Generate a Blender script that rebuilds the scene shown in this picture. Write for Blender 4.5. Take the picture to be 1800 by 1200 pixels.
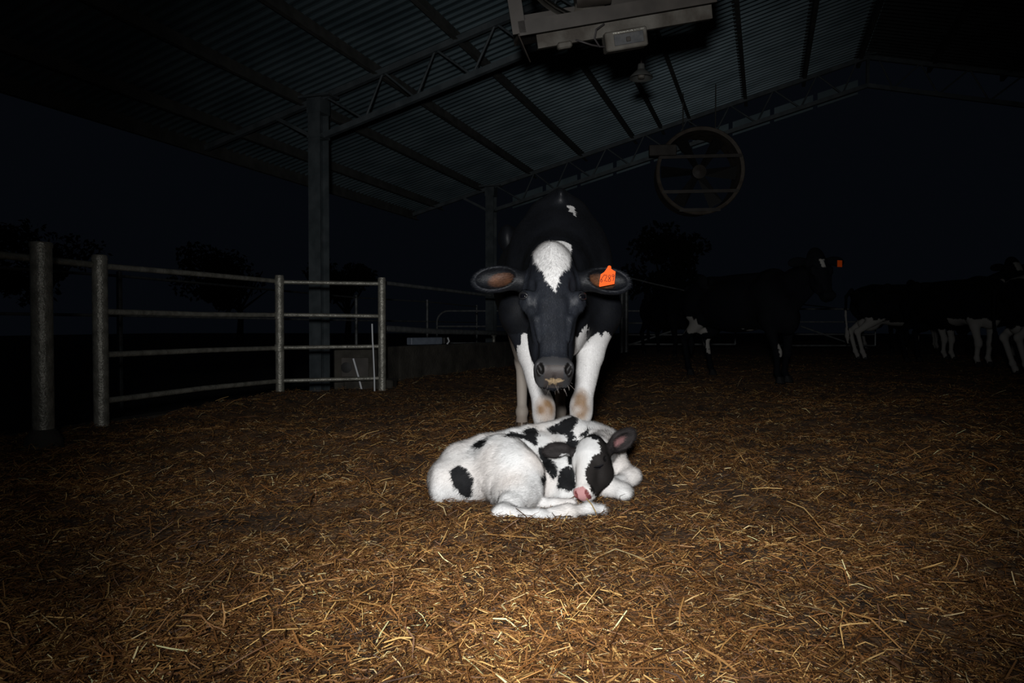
import bpy, math, random
import numpy as np
from mathutils import Vector, Matrix

random.seed(7)
rng = np.random.default_rng(11)
scene = bpy.context.scene
for o in list(bpy.data.objects):
    bpy.data.objects.remove(o)
COL = scene.collection
PI = math.pi

# ------------------------------------------------------------------ camera
F = 1240.0            # focal length in pixels of the 1800 px wide frame
HOR = 575.0           # horizon row
CAMZ = 0.72
PITCH = math.atan((600 - HOR) / F)
cd = bpy.data.cameras.new('camera')
cd.sensor_width = 36
cd.lens = F / 1800 * 36
cd.clip_end = 400
cam = bpy.data.objects.new('camera', cd)
cam.location = (0, 0, CAMZ)
cam.rotation_euler = (PI / 2 - PITCH, 0, 0)
COL.objects.link(cam)
scene.camera = cam

# ------------------------------------------------------------------ night sky
w = bpy.data.worlds.new('night_sky')
scene.world = w
w.use_nodes = True
nt = w.node_tree
bg = nt.nodes['Background']
bg.inputs['Color'].default_value = (0.47, 0.64, 1.0, 1)
bg.inputs['Strength'].default_value = 0.0029

# ------------------------------------------------------------------ the photographer's flash (the only lamp that is on)
fl = bpy.data.lights.new('flash', 'SPOT')
fl.energy = 490
fl.color = (1.0, 0.995, 0.99)
fl.spot_size = math.radians(75)
fl.spot_blend = 1.0
fl.shadow_soft_size = 0.09
flash = bpy.data.objects.new('flash', fl)
flash.location = (-0.10, -0.35, 0.98)
tgt = Vector((0.22, 3.4, 0.90))
flash.rotation_euler = (tgt - Vector(flash.location)).to_track_quat('-Z', 'Y').to_euler()
COL.objects.link(flash)
sl = bpy.data.lights.new('flash_spill', 'POINT')      # stray light leaving the sides of the same flash head
sl.energy = 25
sl.color = fl.color
sl.shadow_soft_size = 0.09
spill = bpy.data.objects.new('flash_spill', sl)
spill.location = flash.location
COL.objects.link(spill)

scene.view_settings.view_transform = 'Standard'
scene.view_settings.look = 'None'
scene.view_settings.gamma = 1
scene.view_settings.exposure = 0
scene.view_settings.use_curve_mapping = False


# ------------------------------------------------------------------ helpers
def P(px, py, d):
    """World point at distance d (along +Y) on the sight line of a frame pixel."""
    cx = (px - 900) / F
    cz = (600 - py) / F
    y = math.cos(PITCH) + cz * math.sin(PITCH)
    z = -math.sin(PITCH) + cz * math.cos(PITCH)
    k = d / y
    return Vector((cx * k, d, CAMZ + z * k))


def proj(v):
    x, y, z = v[:, 0], v[:, 1], v[:, 2] - CAMZ
    c, s = math.cos(PITCH), math.sin(PITCH)
    Y = y * c - z * s
    Z = y * s + z * c
    return 900 + F * x / Y, 600 - F * Z / Y


def inpoly(px, py, poly):
    r = np.zeros(px.shape, bool)
    n = len(poly)
    for i in range(n):
        x1, y1 = poly[i]
        x2, y2 = poly[(i + 1) % n]
        c = (y1 > py) != (y2 > py)
        with np.errstate(divide='ignore', invalid='ignore'):
            xi = (x2 - x1) * (py - y1) / (y2 - y1 + 1e-12) + x1
        r ^= c & (px < xi)
    return r


def hash3(i, j, k):
    n = (i * 73856093) ^ (j * 19349663) ^ (k * 83492791)
    n = (n ^ (n >> 13)) * 1274126177
    n = n ^ (n >> 16)
    return (n & 0xffff) / 65535.0


def noise3(p, s):
    q = p * s
    i = np.floor(q).astype(np.int64)
    f = q - i
    f = f * f * (3 - 2 * f)
    out = np.zeros(len(p))
    for a in (0, 1):
        for b in (0, 1):
            for c in (0, 1):
                wgt = (f[:, 0] if a else 1 - f[:, 0]) * (f[:, 1] if b else 1 - f[:, 1]) * (f[:, 2] if c else 1 - f[:, 2])
                out += wgt * hash3(i[:, 0] + a, i[:, 1] + b, i[:, 2] + c)
    return out


def tag(o, label=None, cat=None, group=None, kind=None):
    if label: o['label'] = label
    if cat: o['category'] = cat
    if group: o['group'] = group
    if kind: o['kind'] = kind
    return o


def empty(name, loc, label=None, cat=None, group=None, rz=0):
    o = bpy.data.objects.new(name, None)
    o.location = loc
    o.rotation_euler = (0, 0, rz)
    o.empty_display_size = 0.1
    COL.objects.link(o)
    return tag(o, label, cat, group)


def link_mesh(name, me, mat, parent=None):
    o = bpy.data.objects.new(name, me)
    COL.objects.link(o)
    if mat: me.materials.append(mat)
    if parent is not None:
        o.parent = parent
        bpy.context.view_layer.update()
        o.matrix_parent_inverse = parent.matrix_world.inverted()
    return o


def np_mesh(name, V, Q, smooth=True):
    """Mesh from numpy arrays (faces all of one size)."""
    me = bpy.data.meshes.new(name)
    V = np.asarray(V, np.float32)
    Q = np.asarray(Q, np.int32)
    me.vertices.add(len(V))
    me.vertices.foreach_set('co', V.ravel())
    n = Q.shape[1]
    me.loops.add(Q.size)
    me.loops.foreach_set('vertex_index', Q.ravel())
    me.polygons.add(len(Q))
    me.polygons.foreach_set('loop_start', np.arange(0, Q.size, n, dtype=np.int32))
    me.polygons.foreach_set('use_smooth', np.full(len(Q), smooth))
    me.update(calc_edges=True)
    return me


def set_col(me, C, name='coat'):
    a = me.attributes.new(name, 'FLOAT_COLOR', 'POINT')
    C = np.asarray(C, np.float32)
    if C.shape[1] == 3:
        C = np.concatenate([C, np.ones((len(C), 1), np.float32)], 1)
    a.data.foreach_set('color', C.ravel())


class MB:
    """Collects simple solids and links them as one mesh."""
    def __init__(self):
        self.v, self.f = [], []

    def add(self, vs, fs):
        b = len(self.v)
        self.v += [tuple(v) for v in vs]
        self.f += [tuple(b + i for i in f) for f in fs]
        return self

    def box(self, c, s, M=None, bev=0.0):
        M = M or Matrix.Identity(3)
        c = Vector(c)
        hx, hy, hz = s[0] / 2, s[1] / 2, s[2] / 2
        if bev <= 0:
            vs = [c + M @ Vector((x * hx, y * hy, z * hz)) for z in (-1, 1) for y in (-1, 1) for x in (-1, 1)]
            fs = [(0, 2, 3, 1), (4, 5, 7, 6), (0, 1, 5, 4), (2, 6, 7, 3), (0, 4, 6, 2), (1, 3, 7, 5)]
            return self.add(vs, fs)
        vs = []
        rings = [(-hz, bev), (-hz + bev, 0), (hz - bev, 0), (hz, bev)]
        for z, i in rings:
            for x, y in ((-hx + i + bev, -hy + i), (hx - i - bev, -hy + i), (hx - i, -hy + i + bev), (hx - i, hy - i - bev),
                         (hx - i - bev, hy - i), (-hx + i + bev, hy - i), (-hx + i, hy - i - bev), (-hx + i, -hy + i + bev)):
                vs.append(c + M @ Vector((x, y, z)))
        fs = [tuple(range(7, -1, -1)), tuple(range(24, 32))]
        for r in range(3):
            for k in range(8):
                fs.append((r * 8 + k, r * 8 + (k + 1) % 8, (r + 1) * 8 + (k + 1) % 8, (r + 1) * 8 + k))
        return self.add(vs, fs)

    def tube(self, pts, r, n=12, caps=True):
        pts = [Vector(p) for p in pts]
        rr = r if isinstance(r, (list, tuple)) else [r] * len(pts)
        up = None
        vs = []
        for i, p in enumerate(pts):
            t = (pts[min(i + 1, len(pts) - 1)] - pts[max(i - 1, 0)]).normalized()
            if up is None:
                up = Vector((0, 0, 1)) if abs(t.z) < 0.9 else Vector((1, 0, 0))
            a = t.cross(up).normalized()
            b = a.cross(t).normalized()
            up = b
            for k in range(n):
                th = 2 * PI * k / n
                vs.append(p + (a * math.cos(th) + b * math.sin(th)) * rr[i])
        fs = []
        for i in range(len(pts) - 1):
            for k in range(n):
                fs.append((i * n + k, i * n + (k + 1) % n, (i + 1) * n + (k + 1) % n, (i + 1) * n + k))
        if caps:
            fs.append(tuple(range(n - 1, -1, -1)))
            fs.append(tuple((len(pts) - 1) * n + k for k in range(n)))
        return self.add(vs, fs)

    def beam(self, a, b, w, h, up=Vector((0, 0, 1))):
        """rectangular bar from a to b: w across, h along up"""
        a, b = Vector(a), Vector(b)
        t = (b - a).normalized()
        s = t.cross(up).normalized()
        u = s.cross(t).normalized()
        M = Matrix((s, t, u)).transposed()
        return self.box((a + b) / 2, (w, (b - a).length, h), M)

    def lathe(self, prof, c, axis=Vector((0, 0, 1)), n=32):
        axis = Vector(axis).normalized()
        a = axis.orthogonal().normalized()
        b = axis.cross(a)
        c = Vector(c)
        vs = []
        for r, h in prof:
            for k in range(n):
                th = 2 * PI * k / n
                vs.append(c + axis * h + (a * math.cos(th) + b * math.sin(th)) * r)
        fs = []
        for i in range(len(prof) - 1):
            for k in range(n):
                fs.append((i * n + k, i * n + (k + 1) % n, (i + 1) * n + (k + 1) % n, (i + 1) * n + k))
        return self.add(vs, fs)

    def build(self, name, mat, parent=None, smooth=False):
        me = bpy.data.meshes.new(name)
        me.from_pydata(self.v, [], self.f)
        me.update()
        if smooth:
            me.polygons.foreach_set('use_smooth', [True] * len(me.polygons))
            try:
                me.set_sharp_from_angle(angle=math.radians(40))
            except Exception:
                pass
        return link_mesh(name, me, mat, parent)


def mat(name, col, rough=0.6, metal=0.0, col2=None, scale=8.0, bump=0.0, bscale=None, spec=0.5, detail=6.0, lo=0.35, hi=0.65):
    m = bpy.data.materials.new(name)
    m.use_nodes = True
    n = m.node_tree
    b = n.nodes['Principled BSDF']
    b.inputs['Base Color'].default_value = (*col, 1)
    b.inputs['Roughness'].default_value = rough
    b.inputs['Metallic'].default_value = metal
    b.inputs['Specular IOR Level'].default_value = spec
    if col2 or bump:
        tc = n.nodes.new('ShaderNodeTexCoord')
        no = n.nodes.new('ShaderNodeTexNoise')
        no.inputs['Scale'].default_value = scale
        no.inputs['Detail'].default_value = detail
        n.links.new(tc.outputs['Object'], no.inputs['Vector'])
    if col2:
        r = n.nodes.new('ShaderNodeValToRGB')
        r.color_ramp.elements[0].color = (*col, 1)
        r.color_ramp.elements[1].color = (*col2, 1)
        r.color_ramp.elements[0].position = lo
        r.color_ramp.elements[1].position = hi
        n.links.new(no.outputs['Fac'], r.inputs['Fac'])
        n.links.new(r.outputs['Color'], b.inputs['Base Color'])
    if bump:
        nb = n.nodes.new('ShaderNodeTexNoise')
        nb.inputs['Scale'].default_value = bscale or scale * 4
        nb.inputs['Detail'].default_value = 5
        n.links.new(tc.outputs['Object'], nb.inputs['Vector'])
        bp = n.nodes.new('ShaderNodeBump')
        bp.inputs['Strength'].default_value = bump
        bp.inputs['Distance'].default_value = 0.02
        n.links.new(nb.outputs['Fac'], bp.inputs['Height'])
        n.links.new(bp.outputs['Normal'], b.inputs['Normal'])
    return m


def coat_mat(name, rough=0.6, spec=0.4, sheen=0.0, bump=0.15):
    m = bpy.data.materials.new(name)
    m.use_nodes = True
    n = m.node_tree
    b = n.nodes['Principled BSDF']
    at = n.nodes.new('ShaderNodeAttribute')
    at.attribute_name = 'coat'
    n.links.new(at.outputs['Color'], b.inputs['Base Color'])
    b.inputs['Roughness'].default_value = rough
    b.inputs['Specular IOR Level'].default_value = spec
    if sheen:
        b.inputs['Sheen Weight'].default_value = sheen
        b.inputs['Sheen Roughness'].default_value = 0.4
    if bump:
        tc = n.nodes.new('ShaderNodeTexCoord')
        no = n.nodes.new('ShaderNodeTexNoise')
        no.inputs['Scale'].default_value = 220
        no.inputs['Detail'].default_value = 4
        bp = n.nodes.new('ShaderNodeBump')
        bp.inputs['Strength'].default_value = bump
        bp.inputs['Distance'].default_value = 0.004
        n.links.new(tc.outputs['Object'], no.inputs['Vector'])
        n.links.new(no.outputs['Fac'], bp.inputs['Height'])
        n.links.new(bp.outputs['Normal'], b.inputs['Normal'])
    return m


M_COAT = coat_mat('cow_coat', 0.55, 0.3)
M_FUR = coat_mat('cow_hair', 0.55, 0.3, 0, 0)
M_CALF = coat_mat('calf_coat', 0.75, 0.25)
M_CALFFUR = coat_mat('calf_hair', 0.75, 0.25, 0, 0)
M_HERD = coat_mat('herd_coat', 0.85, 0.08)
M_EYE = mat('dark_eye', (0.004, 0.004, 0.006), 0.06, spec=1.0)
M_LID = mat('eyelid_skin', (0.014, 0.014, 0.016), 0.45)
M_HOOF = mat('hoof_horn', (0.05, 0.035, 0.025), 0.5, col2=(0.12, 0.08, 0.05), scale=30)
M_TAG = mat('orange_plastic', (1.0, 0.115, 0.004), 0.6, spec=0.2)
M_INK = mat('black_marker', (0.01, 0.008, 0.008), 0.6)
M_GALV = mat('weathered_pipe', (0.20, 0.195, 0.165), 0.36, 0.35, (0.36, 0.35, 0.30), 14, 0.35, 60)
M_GALVD = mat('dull_pipe', (0.14, 0.15, 0.15), 0.45, 0.3, (0.25, 0.26, 0.26), 12, 0.2, 50)
M_STEEL = mat('painted_steel', (0.062, 0.078, 0.086), 0.6, 0.1, (0.11, 0.13, 0.14), 5, 0.1, 30)
M_PURLIN = mat('purlin_steel', (0.052, 0.054, 0.05), 0.75, 0.0, (0.09, 0.092, 0.085), 5)
M_ROOF = mat('galvanised_sheet', (0.10, 0.145, 0.165), 0.5, 0.5, (0.165, 0.225, 0.25), 1.6)
M_ROOFSHADE = mat('shaded_sheet', (0.02, 0.024, 0.024), 0.8, 0.1, (0.04, 0.046, 0.046), 1.6)  # darkened copy of the roof sheet: shade on the right slope put into colour
M_CONC = mat('dirty_concrete', (0.03, 0.027, 0.021), 0.9, 0, (0.075, 0.068, 0.055), 4, 0.5, 30)
M_FAN = mat('dusty_fan_sheet', (0.055, 0.045, 0.034), 0.7, 0.0, (0.15, 0.14, 0.12), 5, 0.15, 40)
M_FANB = mat('brown_fan_frame', (0.035, 0.029, 0.023), 0.6, 0.0, (0.065, 0.055, 0.046), 6)
M_DRUM = mat('dusty_drum', (0.085, 0.068, 0.052), 0.6, 0.0, (0.15, 0.125, 0.10), 6)
M_WHITE = mat('white_enamel', (0.7, 0.72, 0.75), 0.4)
M_BLUEBOX = mat('blue_grey_paint', (0.22, 0.26, 0.32), 0.5, 0, (0.16, 0.19, 0.24), 9)
M_PANEL = mat('grey_panel', (0.045, 0.048, 0.052), 0.5, 0, (0.08, 0.08, 0.08), 30)
M_BLACK = mat('black_rubber', (0.01, 0.01, 0.01), 0.6)
M_SOIL = mat('alley_mud', (0.006, 0.005, 0.004), 0.95, 0, (0.012, 0.01, 0.008), 3, 0.4, 10)
M_LEAF = mat('tree_leaves', (0.012, 0.016, 0.01), 0.9)
M_BARK = mat('tree_bark', (0.015, 0.012, 0.01), 0.9)
M_CABLE = mat('black_cable', (0.05, 0.045, 0.045), 0.5)


# ------------------------------------------------------------------ signed-distance bodies
class SDF:
    def __init__(self):
        self.p = []

    def cone(self, a, b, r1, r2, k=0.03, g='body', n=None, s=1.0, op='+'):
        a = np.array(a, float); b = np.array(b, float)
        self.p.append(dict(t='c', a=a, b=b, r1=r1, r2=r2, k=k, g=g, n=None if n is None else np.array(n, float) / np.linalg.norm(n), s=s, op=op,
                           c=(a + b) / 2, R=np.linalg.norm(b - a) / 2 + max(r1, r2) * max(1, 1 / s)))
        return self

    def path(self, pts, rs, k=0.03, g='body', **kw):
        for i in range(len(pts) - 1):
            self.cone(pts[i], pts[i + 1], rs[i], rs[i + 1], k if i == 0 else min(k, 0.02), g, **kw)
        return self

    def ell(self, c, r, k=0.03, g='body', M=None, op='+'):
        c = np.array(c, float)
        M = np.eye(3) if M is None else np.array(M, float)   # rows = local axes
        r = np.array(r if hasattr(r, '__len__') else (r, r, r), float)
        self.p.append(dict(t='e', c=c, r=r, M=M, k=k, g=g, op=op, R=r.max()))
        return self

    @staticmethod
    def d1(q, X):
        if q['t'] == 'c':
            pa = X - q['a']; ba = q['b'] - q['a']
            if q['n'] is not None:
                # squash across n
                pa = pa + np.outer(pa @ q['n'], q['n']) * (1 / q['s'] - 1)
            L = ba @ ba
            h = np.clip(pa @ ba / L, 0, 1)
            d = np.linalg.norm(pa - h[:, None] * ba, axis=1)
            return d - (q['r1'] + (q['r2'] - q['r1']) * h)
        y = (X - q['c']) @ q['M'].T
        k0 = np.linalg.norm(y / q['r'], axis=1)
        k1 = np.linalg.norm(y / (q['r'] ** 2), axis=1)
        return k0 * (k0 - 1) / np.maximum(k1, 1e-9)

    def ev(self, X, prims=None):
        d = np.full(len(X), 9.0)
        for q in (self.p if prims is None else prims):
            e = self.d1(q, X)
            k = q['k']
            if q['op'] == '+':
                h = np.clip(0.5 + 0.5 * (d - e) / k, 0, 1)
                d = d * (1 - h) + e * h - k * h * (1 - h)
            else:
                e = -e
                h = np.clip(0.5 - 0.5 * (d - e) / k, 0, 1)
                d = d * (1 - h) + e * h + k * h * (1 - h)
        return d

    def groups(self, X, names):
        D = np.full((len(names), len(X)), 9.0)
        for q in self.p:
            if q['op'] == '+' and q['g'] in names:
                i = names.index(q['g'])
                D[i] = np.minimum(D[i], self.d1(q, X))
        return D.argmin(0)

    def mesh(self, xs, ys, zs):
        xs, ys, zs = (np.asarray(a, float) for a in (xs, ys, zs))
        nx, ny, nz = len(xs), len(ys), len(zs)
        V = np.ones((nx, ny, nz), np.float32)
        B = 12
        for i in range(0, nx, B):
            ax = xs[i:i + B]
            for j in range(0, ny, B):
                ay = ys[j:j + B]
                for k in range(0, nz, B):
                    az = zs[k:k + B]
                    c = np.array([(ax[0] + ax[-1]) / 2, (ay[0] + ay[-1]) / 2, (az[0] + az[-1]) / 2])
                    br = 0.5 * math.sqrt((ax[-1] - ax[0]) ** 2 + (ay[-1] - ay[0]) ** 2 + (az[-1] - az[0]) ** 2)
                    near = [q for q in self.p if np.linalg.norm(q['c'] - c) < q['R'] + br + 0.03 + q['k']]
                    if not any(q['op'] == '+' for q in near):
                        continue
                    dc = self.ev(c[None], near)[0]
                    if dc > br + 0.09:
                        continue
                    X = np.stack(np.meshgrid(ax, ay, az, indexing='ij'), -1).reshape(-1, 3)
                    V[i:i + B, j:j + B, k:k + B] = self.ev(X, near).reshape(len(ax), len(ay), len(az))
        return surface_nets(V, xs, ys, zs)


def surface_nets(V, xs, ys, zs):
    S = V < 0
    s = S[:-1, :-1, :-1].astype(np.int8)
    tot = np.zeros_like(s)
    for a in (0, 1):
        for b in (0, 1):
            for c in (0, 1):
                tot += S[a:V.shape[0] - 1 + a, b:V.shape[1] - 1 + b, c:V.shape[2] - 1 + c]
    act = (tot > 0) & (tot < 8)
    I, J, K = np.nonzero(act)
    idx = np.full(act.shape, -1, np.int32)
    idx[I, J, K] = np.arange(len(I))
    acc = np.zeros((len(I), 3))
    cnt = np.zeros(len(I))
    cor = [(a, b, c) for a in (0, 1) for b in (0, 1) for c in (0, 1)]
    for A in cor:
        for ax in range(3):
            if A[ax] == 1:
                continue
            Bc = list(A); Bc[ax] = 1
            va = V[I + A[0], J + A[1], K + A[2]]
            vb = V[I + Bc[0], J + Bc[1], K + Bc[2]]
            m = (va < 0) != (vb < 0)
            t = np.where(m, va / np.where(m, va - vb, 1), 0)
            p = np.array(A, float)[None].repeat(len(I), 0)
            p[:, ax] += t
            acc[m] += p[m]
            cnt[m] += 1
    p = acc / cnt[:, None]
    X = np.empty((len(I), 3))
    for a, (n, G) in enumerate(((I, xs), (J, ys), (K, zs))):
        X[:, a] = G[n] + (G[n + 1] - G[n]) * p[:, a]
    Q = []
    for ax in range(3):
        sl0 = [slice(1, -1)] * 3; sl1 = [slice(1, -1)] * 3
        sl0[ax] = slice(0, -1); sl1[ax] = slice(1, None)
        s0, s1 = S[tuple(sl0)], S[tuple(sl1)]
        ch = s0 != s1
        i, j, k = np.nonzero(ch)
        pos = [i, j, k]
        for q in range(3):
            if q != ax: pos[q] = pos[q] + 1
        u, v = (ax + 1) % 3, (ax + 2) % 3
        def at(du, dv):
            c = [pos[0].copy(), pos[1].copy(), pos[2].copy()]
            c[u] -= du; c[v] -= dv
            return idx[c[0], c[1], c[2]]
        quad = np.stack([at(1, 1), at(0, 1), at(0, 0), at(1, 0)], 1)
        flip = ~s0[ch]
        quad[flip] = quad[flip][:, ::-1]
        Q.append(quad)
    Q = np.concatenate(Q)
    Q = Q[(Q >= 0).all(1)]
    return X, Q


def vnormals(V, Q):
    a = V[Q[:, 2]] - V[Q[:, 0]]
    b = V[Q[:, 3]] - V[Q[:, 1]]
    n = np.cross(a, b)
    N = np.zeros_like(V)
    for c in range(4):
        for ax in range(3):
            N[:, ax] += np.bincount(Q[:, c], n[:, ax], len(V))
    return N / np.maximum(np.linalg.norm(N, axis=1), 1e-12)[:, None]


def make_fur(name, V, Q, C, n, length, flow, material, parent, weight=None, width=0.0011, lift=0.35, jit=0.35, cj=0.12, nj=0.10):
    """Short coat hairs as slim blades rooted on the skin; length and flow are per-vertex arrays."""
    N = vnormals(V, Q)
    a = V[Q[:, 0]]; b = V[Q[:, 1]]; c = V[Q[:, 2]]; d = V[Q[:, 3]]
    area = np.linalg.norm(np.cross(c - a, d - b), axis=1) / 2
    if weight is not None:
        area = area * weight[Q[:, 0]]
    cdf = np.cumsum(area); cdf /= cdf[-1]
    f = np.searchsorted(cdf, rng.random(n)).clip(0, len(Q) - 1)
    u, v = rng.random((n, 1)), rng.random((n, 1))
    root = (a[f] * (1 - u) + b[f] * u) * (1 - v) + (d[f] * (1 - u) + c[f] * u) * v
    vi = Q[f, rng.integers(0, 4, n)]
    nn = N[vi]
    fl_ = flow[vi] + rng.normal(0, jit, (n, 3))
    fl_ -= nn * (fl_ * nn).sum(1)[:, None]
    fl_ /= np.maximum(np.linalg.norm(fl_, axis=1), 1e-9)[:, None]
    L = length[vi] * rng.uniform(0.6, 1.3, n)
    dr = fl_ * (1 - lift) + nn * lift * rng.uniform(0.4, 1.4, (n, 1))
    dr /= np.linalg.norm(dr, axis=1)[:, None]
    side = np.cross(nn, fl_)
    root = root - nn * 0.001
    mid = root + dr * (L * 0.55)[:, None]
    tip = root + (dr * 0.75 + fl_ * 0.25) * L[:, None]
    wd = width * rng.uniform(0.7, 1.3, (n, 1))
    P0, P1 = root - side * wd, root + side * wd
    P2, P3 = mid - side * wd * 0.7, mid + side * wd * 0.7
    VV = np.stack([P0, P1, P3, P2, tip], 1).reshape(-1, 3)
    base = np.arange(n) * 5
    # two faces: quad as 2 tris + tip tri
    T = np.concatenate([np.stack([base, base + 1, base + 2], 1), np.stack([base, base + 2, base + 3], 1), np.stack([base + 3, base + 2, base + 4], 1)])
    t0 = VV[T[:, 0]]; gn = np.cross(VV[T[:, 1]] - t0, VV[T[:, 2]] - t0)
    fn = np.concatenate([nn, nn, nn])
    bad = (gn * fn).sum(1) < 0
    T[bad] = T[bad][:, ::-1]
    me = np_mesh(name, VV, T, True)
    cc = C[vi] * (1 + rng.normal(0, cj, (n, 1))).clip(0.4, 1.5)
    set_col(me, np.repeat(cc, 5, 0).clip(0, 1))
    nm = nn + fl_ * 0.15 + rng.normal(0, nj, (n, 3))
    nm /= np.linalg.norm(nm, axis=1)[:, None]
    me.normals_split_custom_set_from_vertices(np.repeat(nm, 5, 0).tolist())
    o = link_mesh(name, me, material, parent)
    o['kind'] = 'stuff'
    return o


def axes_from(a, n):
    """orthonormal head frame rows: s (image right for an animal facing us), a (poll to muzzle), n (out of the face)"""
    a = Vector(a).normalized()
    n = Vector(n)
    n = (n - a * n.dot(a)).normalized()
    s = n.cross(a).normalized()
    return s, a, n


# ------------------------------------------------------------------ floor of the pen
FENCE = [(-1.0, -4.95), (5.25, -3.17), (7.45, -2.5), (7.50, -2.45), (7.80, -1.45), (9.2, -1.50), (12.0, -0.13), (17.0, 2.30), (30, 8.5)]


def left_edge(y):
    return np.interp(y, [a for a, b in FENCE], [b for a, b in FENCE])


def ground_z(x, y):
    p = np.stack([x, y, np.zeros_like(x)], 1)
    z = (noise3(p, 1.1) - 0.5) * 0.09 + (noise3(p + 7, 3.1) - 0.5) * 0.065 + (noise3(p + 3, 9.0) - 0.5) * 0.034 + (noise3(p + 5, 24.0) - 0.5) * 0.014
    far = np.clip((y - 9) / 6, 0, 1)
    z = z + far * 0.10
    # trampled pits left of the calf
    for cx, cy, r, dp in ((-0.62, 3.55, 0.28, 0.09), (-1.35, 3.3, 0.4, 0.07), (-0.25, 2.2, 0.18, 0.03), (-1.9, 4.1, 0.4, 0.06)):
        z = z - dp * np.exp(-((x - cx) ** 2 + (y - cy) ** 2) / r ** 2)
    # bedding pressed flat under the resting calf
    cf = np.exp(-(((x - 0.15) / 0.62) ** 4 + ((y - 2.95) / 0.50) ** 4))
    z = z * (1 - cf) + cf * -0.012
    # nest rim in front of it
    z = z + 0.008 * np.exp(-((y - 2.42) / 0.08) ** 2 - ((x - 0.12) / 0.35) ** 4)
    return z


def floor_mesh():
    ys = np.concatenate([np.arange(-1.0, 1.1, 0.2), np.arange(1.1, 5, 0.03), np.arange(5, 12, 0.08), np.arange(12, 30.1, 0.4)])
    n = 320
    V = []
    for y in ys:
        l = float(left_edge(y)); r = max(l + 0.5, 10 + y * 0.4)
        t = np.linspace(0, 1, n)
        V.append(np.stack([l + (r - l) * t, np.full(n, y)], 1))
    V = np.concatenate(V)
    z = ground_z(V[:, 0], V[:, 1])
    V = np.concatenate([V, z[:, None]], 1)
    i = np.arange(len(ys) - 1)[:, None] * n + np.arange(n - 1)[None]
    i = i.ravel()
    Q = np.stack([i, i + 1, i + n + 1, i + n], 1)
    return np_mesh('floor', V, Q)


M_BED = mat('trampled_bedding', (0.030, 0.015, 0.006), 0.95, 0, (0.15, 0.078, 0.030), 9, 1.0, 70, detail=9)
fo = link_mesh('floor', floor_mesh(), M_BED)
tag(fo, kind='structure')

# lower mud of the alleys and the yard around
g = MB()
g.add([(-60, -10, -0.28), (60, -10, -0.28), (60, 120, -0.28), (-60, 120, -0.28)], [(0, 1, 2, 3)])
yard = g.build('ground', M_SOIL)
tag(yard, kind='structure')


# ------------------------------------------------------------------ straw
def straw(name, n, yr, xr, L, W, label, seed, tl=.28):
    r = np.random.default_rng(seed)
    ya, yb = yr
    # denser close by
    t = r.random(n)
    y = ya * (yb / ya) ** t
    x = r.uniform(-1, 1, n) * 1.0
    x = x * (0.80 * y + xr)
    # keep inside the pen and off the calf
    ok = x > left_edge(y) + 0.03
    ok &= CALF.ev(np.stack([x, y, x * 0 + .02], 1)) > .004
    # matted patches carry fewer stalks
    dn = noise3(np.stack([x, y, y * 0], 1), 2.2)
    dn = dn * .7 + noise3(np.stack([x, y, y * 0], 1) + 20, 6.0) * .4
    ok &= (dn + r.random(n) * 0.6) > 0.60
    x, y = x[ok], y[ok]
    m = len(x)
    ln = L[0] * (L[1] / L[0]) ** (r.random(m) ** 1.7)
    wd = r.uniform(W[0], W[1], m)
    th = r.random(m) * 2 * PI
    tilt = np.abs(r.normal(0, tl, m))
    dx, dy, dz = np.cos(th) * np.cos(tilt), np.sin(th) * np.cos(tilt), np.sin(tilt)
    D = np.stack([dx, dy, dz], 1)
    z0 = ground_z(x, y) + 0.002 + r.random(m) * 0.012
    c = np.stack([x, y, z0], 1)
    c[:, 2] += ln * 0.5 * dz * 0.9
    side = np.stack([-dy, dx, r.normal(0, 0.5, m)], 1)
    side -= D * (side * D).sum(1)[:, None]
    side /= np.linalg.norm(side, axis=1)[:, None]
    bend = r.normal(0, 0.12, (m, 1)) * ln[:, None]
    up = np.cross(D, side)
    a = c - D * ln[:, None] / 2
    b = c + D * ln[:, None] / 2
    mid = c + np.abs(bend) * np.array([[0, 0, 0.5]]) + side * bend
    h = (wd / 2)[:, None]
    # stalk = 3-sided prism with a bend in the middle
    V = []
    for p, k in ((a, 0.8), (mid, 1.0), (b, 0.7)):
        for ang in (0, 2.09, 4.19):
            V.append(p + (side * math.cos(ang) + up * math.sin(ang) * 0.6) * h * k)
    V = np.stack(V, 1).reshape(-1, 3)
    base = (np.arange(m) * 9)[:, None]
    q = []
    for s in (0, 3):
        for k in range(3):
            q.append(np.concatenate([base + s + k, base + s + (k + 1) % 3, base + s + 3 + (k + 1) % 3, base + s + 3 + k], 1))
    Q = np.concatenate(q)
    me = np_mesh(name, V, Q, False)
    pal = np.array([(0.15, 0.064, 0.021), (0.25, 0.115, 0.036), (0.42, 0.22, 0.070), (0.68, 0.43, 0.155), (0.90, 0.70, 0.36), (0.30, 0.12, 0.032), (0.06, 0.028, 0.012)])
    ch = r.choice(7, m, p=[0.28, 0.27, 0.165, 0.065, 0.025, 0.025, 0.17])
    big = noise3(np.stack([x, y, y * 0], 1) + 11, 1.6) * .8 + noise3(np.stack([x, y, y * 0], 1) + 2, 5.0) * .5
    cc = pal[ch] * r.uniform(0.7, 1.25, (m, 1)) * (0.36 + .98 * big)[:, None]
    set_col(me, np.repeat(cc, 9, 0).clip(0, 1))
    o = link_mesh(name, me, M_STRAW)
    return tag(o, label, 'straw', kind='stuff')


M_STRAW = coat_mat('straw', 0.55, 0.35, 0, 0)

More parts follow.
